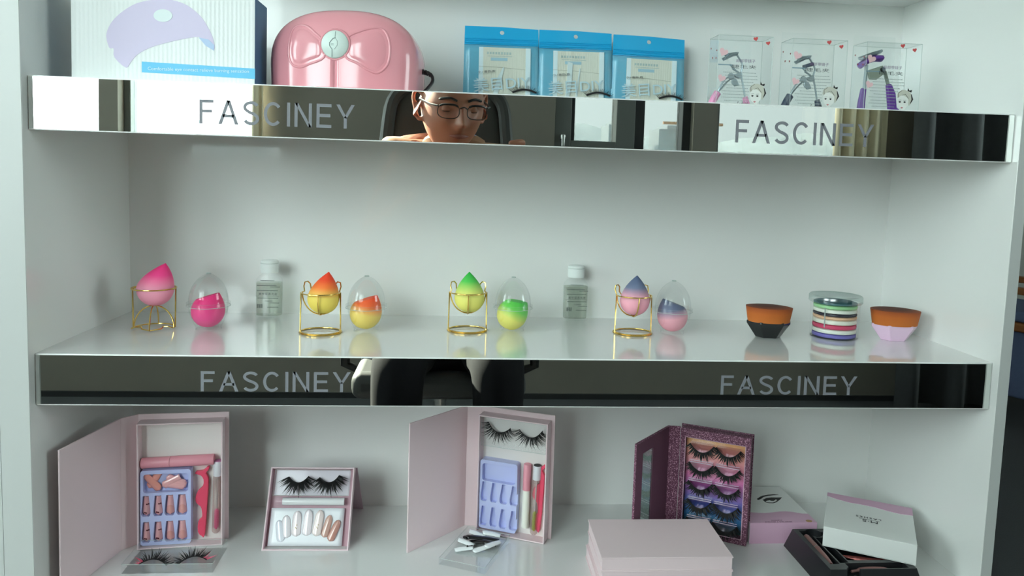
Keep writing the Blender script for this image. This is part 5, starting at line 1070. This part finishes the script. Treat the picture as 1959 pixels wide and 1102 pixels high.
topflat('printed_lashes', [(0.9909, 0.2236), (0.9992, 0.2298), (1.0088, 0.2323), (1.0171, 0.2319), (1.0264, 0.2321), (1.0193, 0.2239), (1.012, 0.217), (1.0065, 0.214), (1.0144, 0.2224), (1.0136, 0.2256), (1.0078, 0.2202), (1.0036, 0.2202), (1.0018, 0.2226), (0.9959, 0.2204), (0.9918, 0.2157)], BLACKINK, t)
topflat('printed_lid', [(0.9918, 0.2157), (0.9926, 0.2142), (0.9973, 0.2121), (1.0032, 0.2115), (1.0101, 0.215), (1.0095, 0.2165), (1.0032, 0.2135), (0.9973, 0.2138)], BLACKINK, t)
topflat('printed_lashes', [(0.9388, 0.2165), (0.9445, 0.2165), (0.9485, 0.2145), (0.945, 0.2125), (0.9388, 0.212)], BLACKINK, t)
def laid(x, y, a): return Matrix.Translation((x, y, hb + 0.0004)) @ Euler((0, 0, R(a))).to_matrix().to_4x4() @ Matrix(((1, 0, 0, 0), (0, 0, 1, 0), (0, -1, 0, 0), (0, 0, 0, 1)))
MAUVEINK = mat('mauve_ink', (116, 78, 100), 0.6)
text('lettering', 'MAGNETIC', MAUVEINK, t, laid(0.9830 - 0.9385, 0.1525 - 0.1445, 0), 0.0165, 0.0024, 0.0002); text('lettering', 'EYELINER & EYELASHES', MAUVEINK, t, laid(0.9838 - 0.9385, 0.1474 - 0.1445, 0), 0.0415, 0.0024, 0.0002)
topflat('gold_seal', [(1.0317 + 0.0048 * math.cos(q), 0.1495 + 0.0036 * math.sin(q)) for q in [2 * PI * j / 18 for j in range(18)]], mat('gold_seal', (176, 136, 84), 0.4, metal=0.3), t, lift=0.0003)

# --- black moulded tray with its tools, and the lashes box resting on it
HT = 0.0297
cut = MB().box(-0.0535 + 0.0005, -0.040, -0.043, 0.052, 0.014, 0.05).box(-0.038, -0.026, -0.04, 0.03, 0.017, 0.05).box(-0.024, 0.052, -0.034, 0.046, 0.020, 0.05).box(-0.032, 0.05, -0.0555, -0.041, 0.018, 0.05)
cut.lathe([(0.012, 0.02), (0.012, 0.05)], 20, T(-0.034, 0.044, 0)).lathe([(0.010, 0.012), (0.010, 0.05)], 20, T(-0.028, -0.0600, 0))
tb = MB().hexa([(-0.068, -0.066, 0), (0.068, -0.066, 0), (0.068, 0.066, 0), (-0.068, 0.066, 0)], [(-0.060, -0.057, HT), (0.060, -0.057, HT), (0.060, 0.057, HT), (-0.060, 0.057, HT)])
for k in range(4): tb.box(-0.0655, -0.0645, -0.045 + 0.03 * k, -0.044 + 0.03 * k, 0.001, 0.012)
Mq = T(1.0565, 0.0715, Z3)
t = thing('black_tool_tray', 'black moulded plastic tray under the tilted white lashes box', 'tray', Mq)
part('tray_body', carve(MB().hexa([(-0.068, -0.066, 0), (0.068, -0.066, 0), (0.068, 0.066, 0), (-0.068, 0.066, 0)], [(-0.060, -0.057, HT), (0.060, -0.057, HT), (0.060, 0.057, HT), (-0.060, 0.057, HT)]), cut), mat('black_blister', (30, 31, 34), 0.35, coat=0.2), t, 0.002, 3)
g = MB()
for k in range(4): g.hexa([(-0.0672, -0.05 + 0.03 * k, 0.001), (-0.0672, -0.0485 + 0.03 * k, 0.001), (-0.0655, -0.0485 + 0.03 * k, 0.001), (-0.0655, -0.05 + 0.03 * k, 0.001)], [(-0.0612, -0.05 + 0.03 * k, 0.025), (-0.0612, -0.0485 + 0.03 * k, 0.025), (-0.0600, -0.0485 + 0.03 * k, 0.025), (-0.0600, -0.05 + 0.03 * k, 0.025)])
part('side_rib', g, BLACKP, t)
RG = mat('rose_brown_metal', (150, 108, 104), 0.35, metal=0.5)
t = thing('eyeliner_pen', 'rose brown eyeliner pen with silver band in the black tray', 'pen', Mq @ T(-0.0472, 0.040, 0.0265, 91, 0, -2))
part('cap', MB().lathe([(0.0035, 0), (0.0044, 0.003), (0.005, 0.034)], 20), RG, t); part('band', MB().lathe([(0.0053, 0.034), (0.0053, 0.0355)], 20), METAL, t); part('barrel', MB().lathe([(0.0052, 0.0355), (0.0052, 0.062), (0.0038, 0.078)], 20), RG, t)
RED = mat('red_brown_metal', (136, 70, 66), 0.3, metal=0.5)
o = part('lash_tweezers', MB().tube(spline([(-0.018, -0.012, 0.0235), (-0.004, -0.024, 0.025), (0.010, -0.030, 0.025), (0.026, -0.030, 0.024), (0.046, -0.022, 0.0225)]), [0.0012] * 5 + [0.0025] * 12 + [0.003] * 8, 8).tube(spline([(-0.018, -0.010, 0.0228), (0.0, -0.016, 0.0238), (0.022, -0.022, 0.0238), (0.046, -0.02, 0.0225)]), 0.0018, 8), RED); o.matrix_world = Mq; tag(o, 'red brown curved lash tweezers in the black tray under the white box', 'tweezers')
o = part('rose_clip', MB().tube(spline([(-0.026, -0.0475, 0.0215), (-0.006, -0.0465, 0.0235), (0.016, -0.047, 0.0235), (0.044, -0.0485, 0.021)]), [0.0018] * 4 + [0.0034] * 10 + [0.002] * 5, 8), RG); o.matrix_world = Mq; tag(o, 'rose brown clip in the front slot of the black tray', 'clip')
Mm = T(1.0165, 0.0772, Z3 + HT + 0.0003, 0, 0, -29.3)
t = thing('lashes_box', 'white and pink lidded box with upside down LASHES print on the black tray', 'box', Mm)
hb = 0.0285
part('body', MB().box(0, 0.117, 0, 0.127, 0, hb), bpy.data.materials['white_card'], t, 0.0006)
part('lid_seam', MB().box(0.004, 0.113, -0.0002, 0.0002, 0.0012, 0.0016), bpy.data.materials['plastic_fold'], t)
wave = [(0.0, 0.1270), (0.117, 0.1270), (0.117, 0.0995), (0.100, 0.0965), (0.085, 0.0985), (0.066, 0.1035), (0.05, 0.1045), (0.032, 0.1035), (0.014, 0.1070), (0.0, 0.1135)]
topflat('pink_wave', wave, PINKW, t, ox=0, oy=0)
def laid2(x, y, a=180): return Matrix.Translation((x, y, hb + 0.0003)) @ Euler((0, 0, R(a))).to_matrix().to_4x4() @ Matrix(((1, 0, 0, 0), (0, 0, 1, 0), (0, -1, 0, 0), (0, 0, 0, 1)))
INKG = mat('dark_grey_ink', (52, 56, 60), 0.6)
text('lettering', 'M·5', INKG, t, laid2(0.0595, 0.0475), 0.020, 0.0076, 0.0002); text('lettering', 'LASHES', INKG, t, laid2(0.0575, 0.0590), 0.033, 0.0052, 0.0002, space=1.3)
part('print_rule', MB().box(0.045, 0.072, 0.0530, 0.0533, hb, hb + 0.0003), INKG, t)
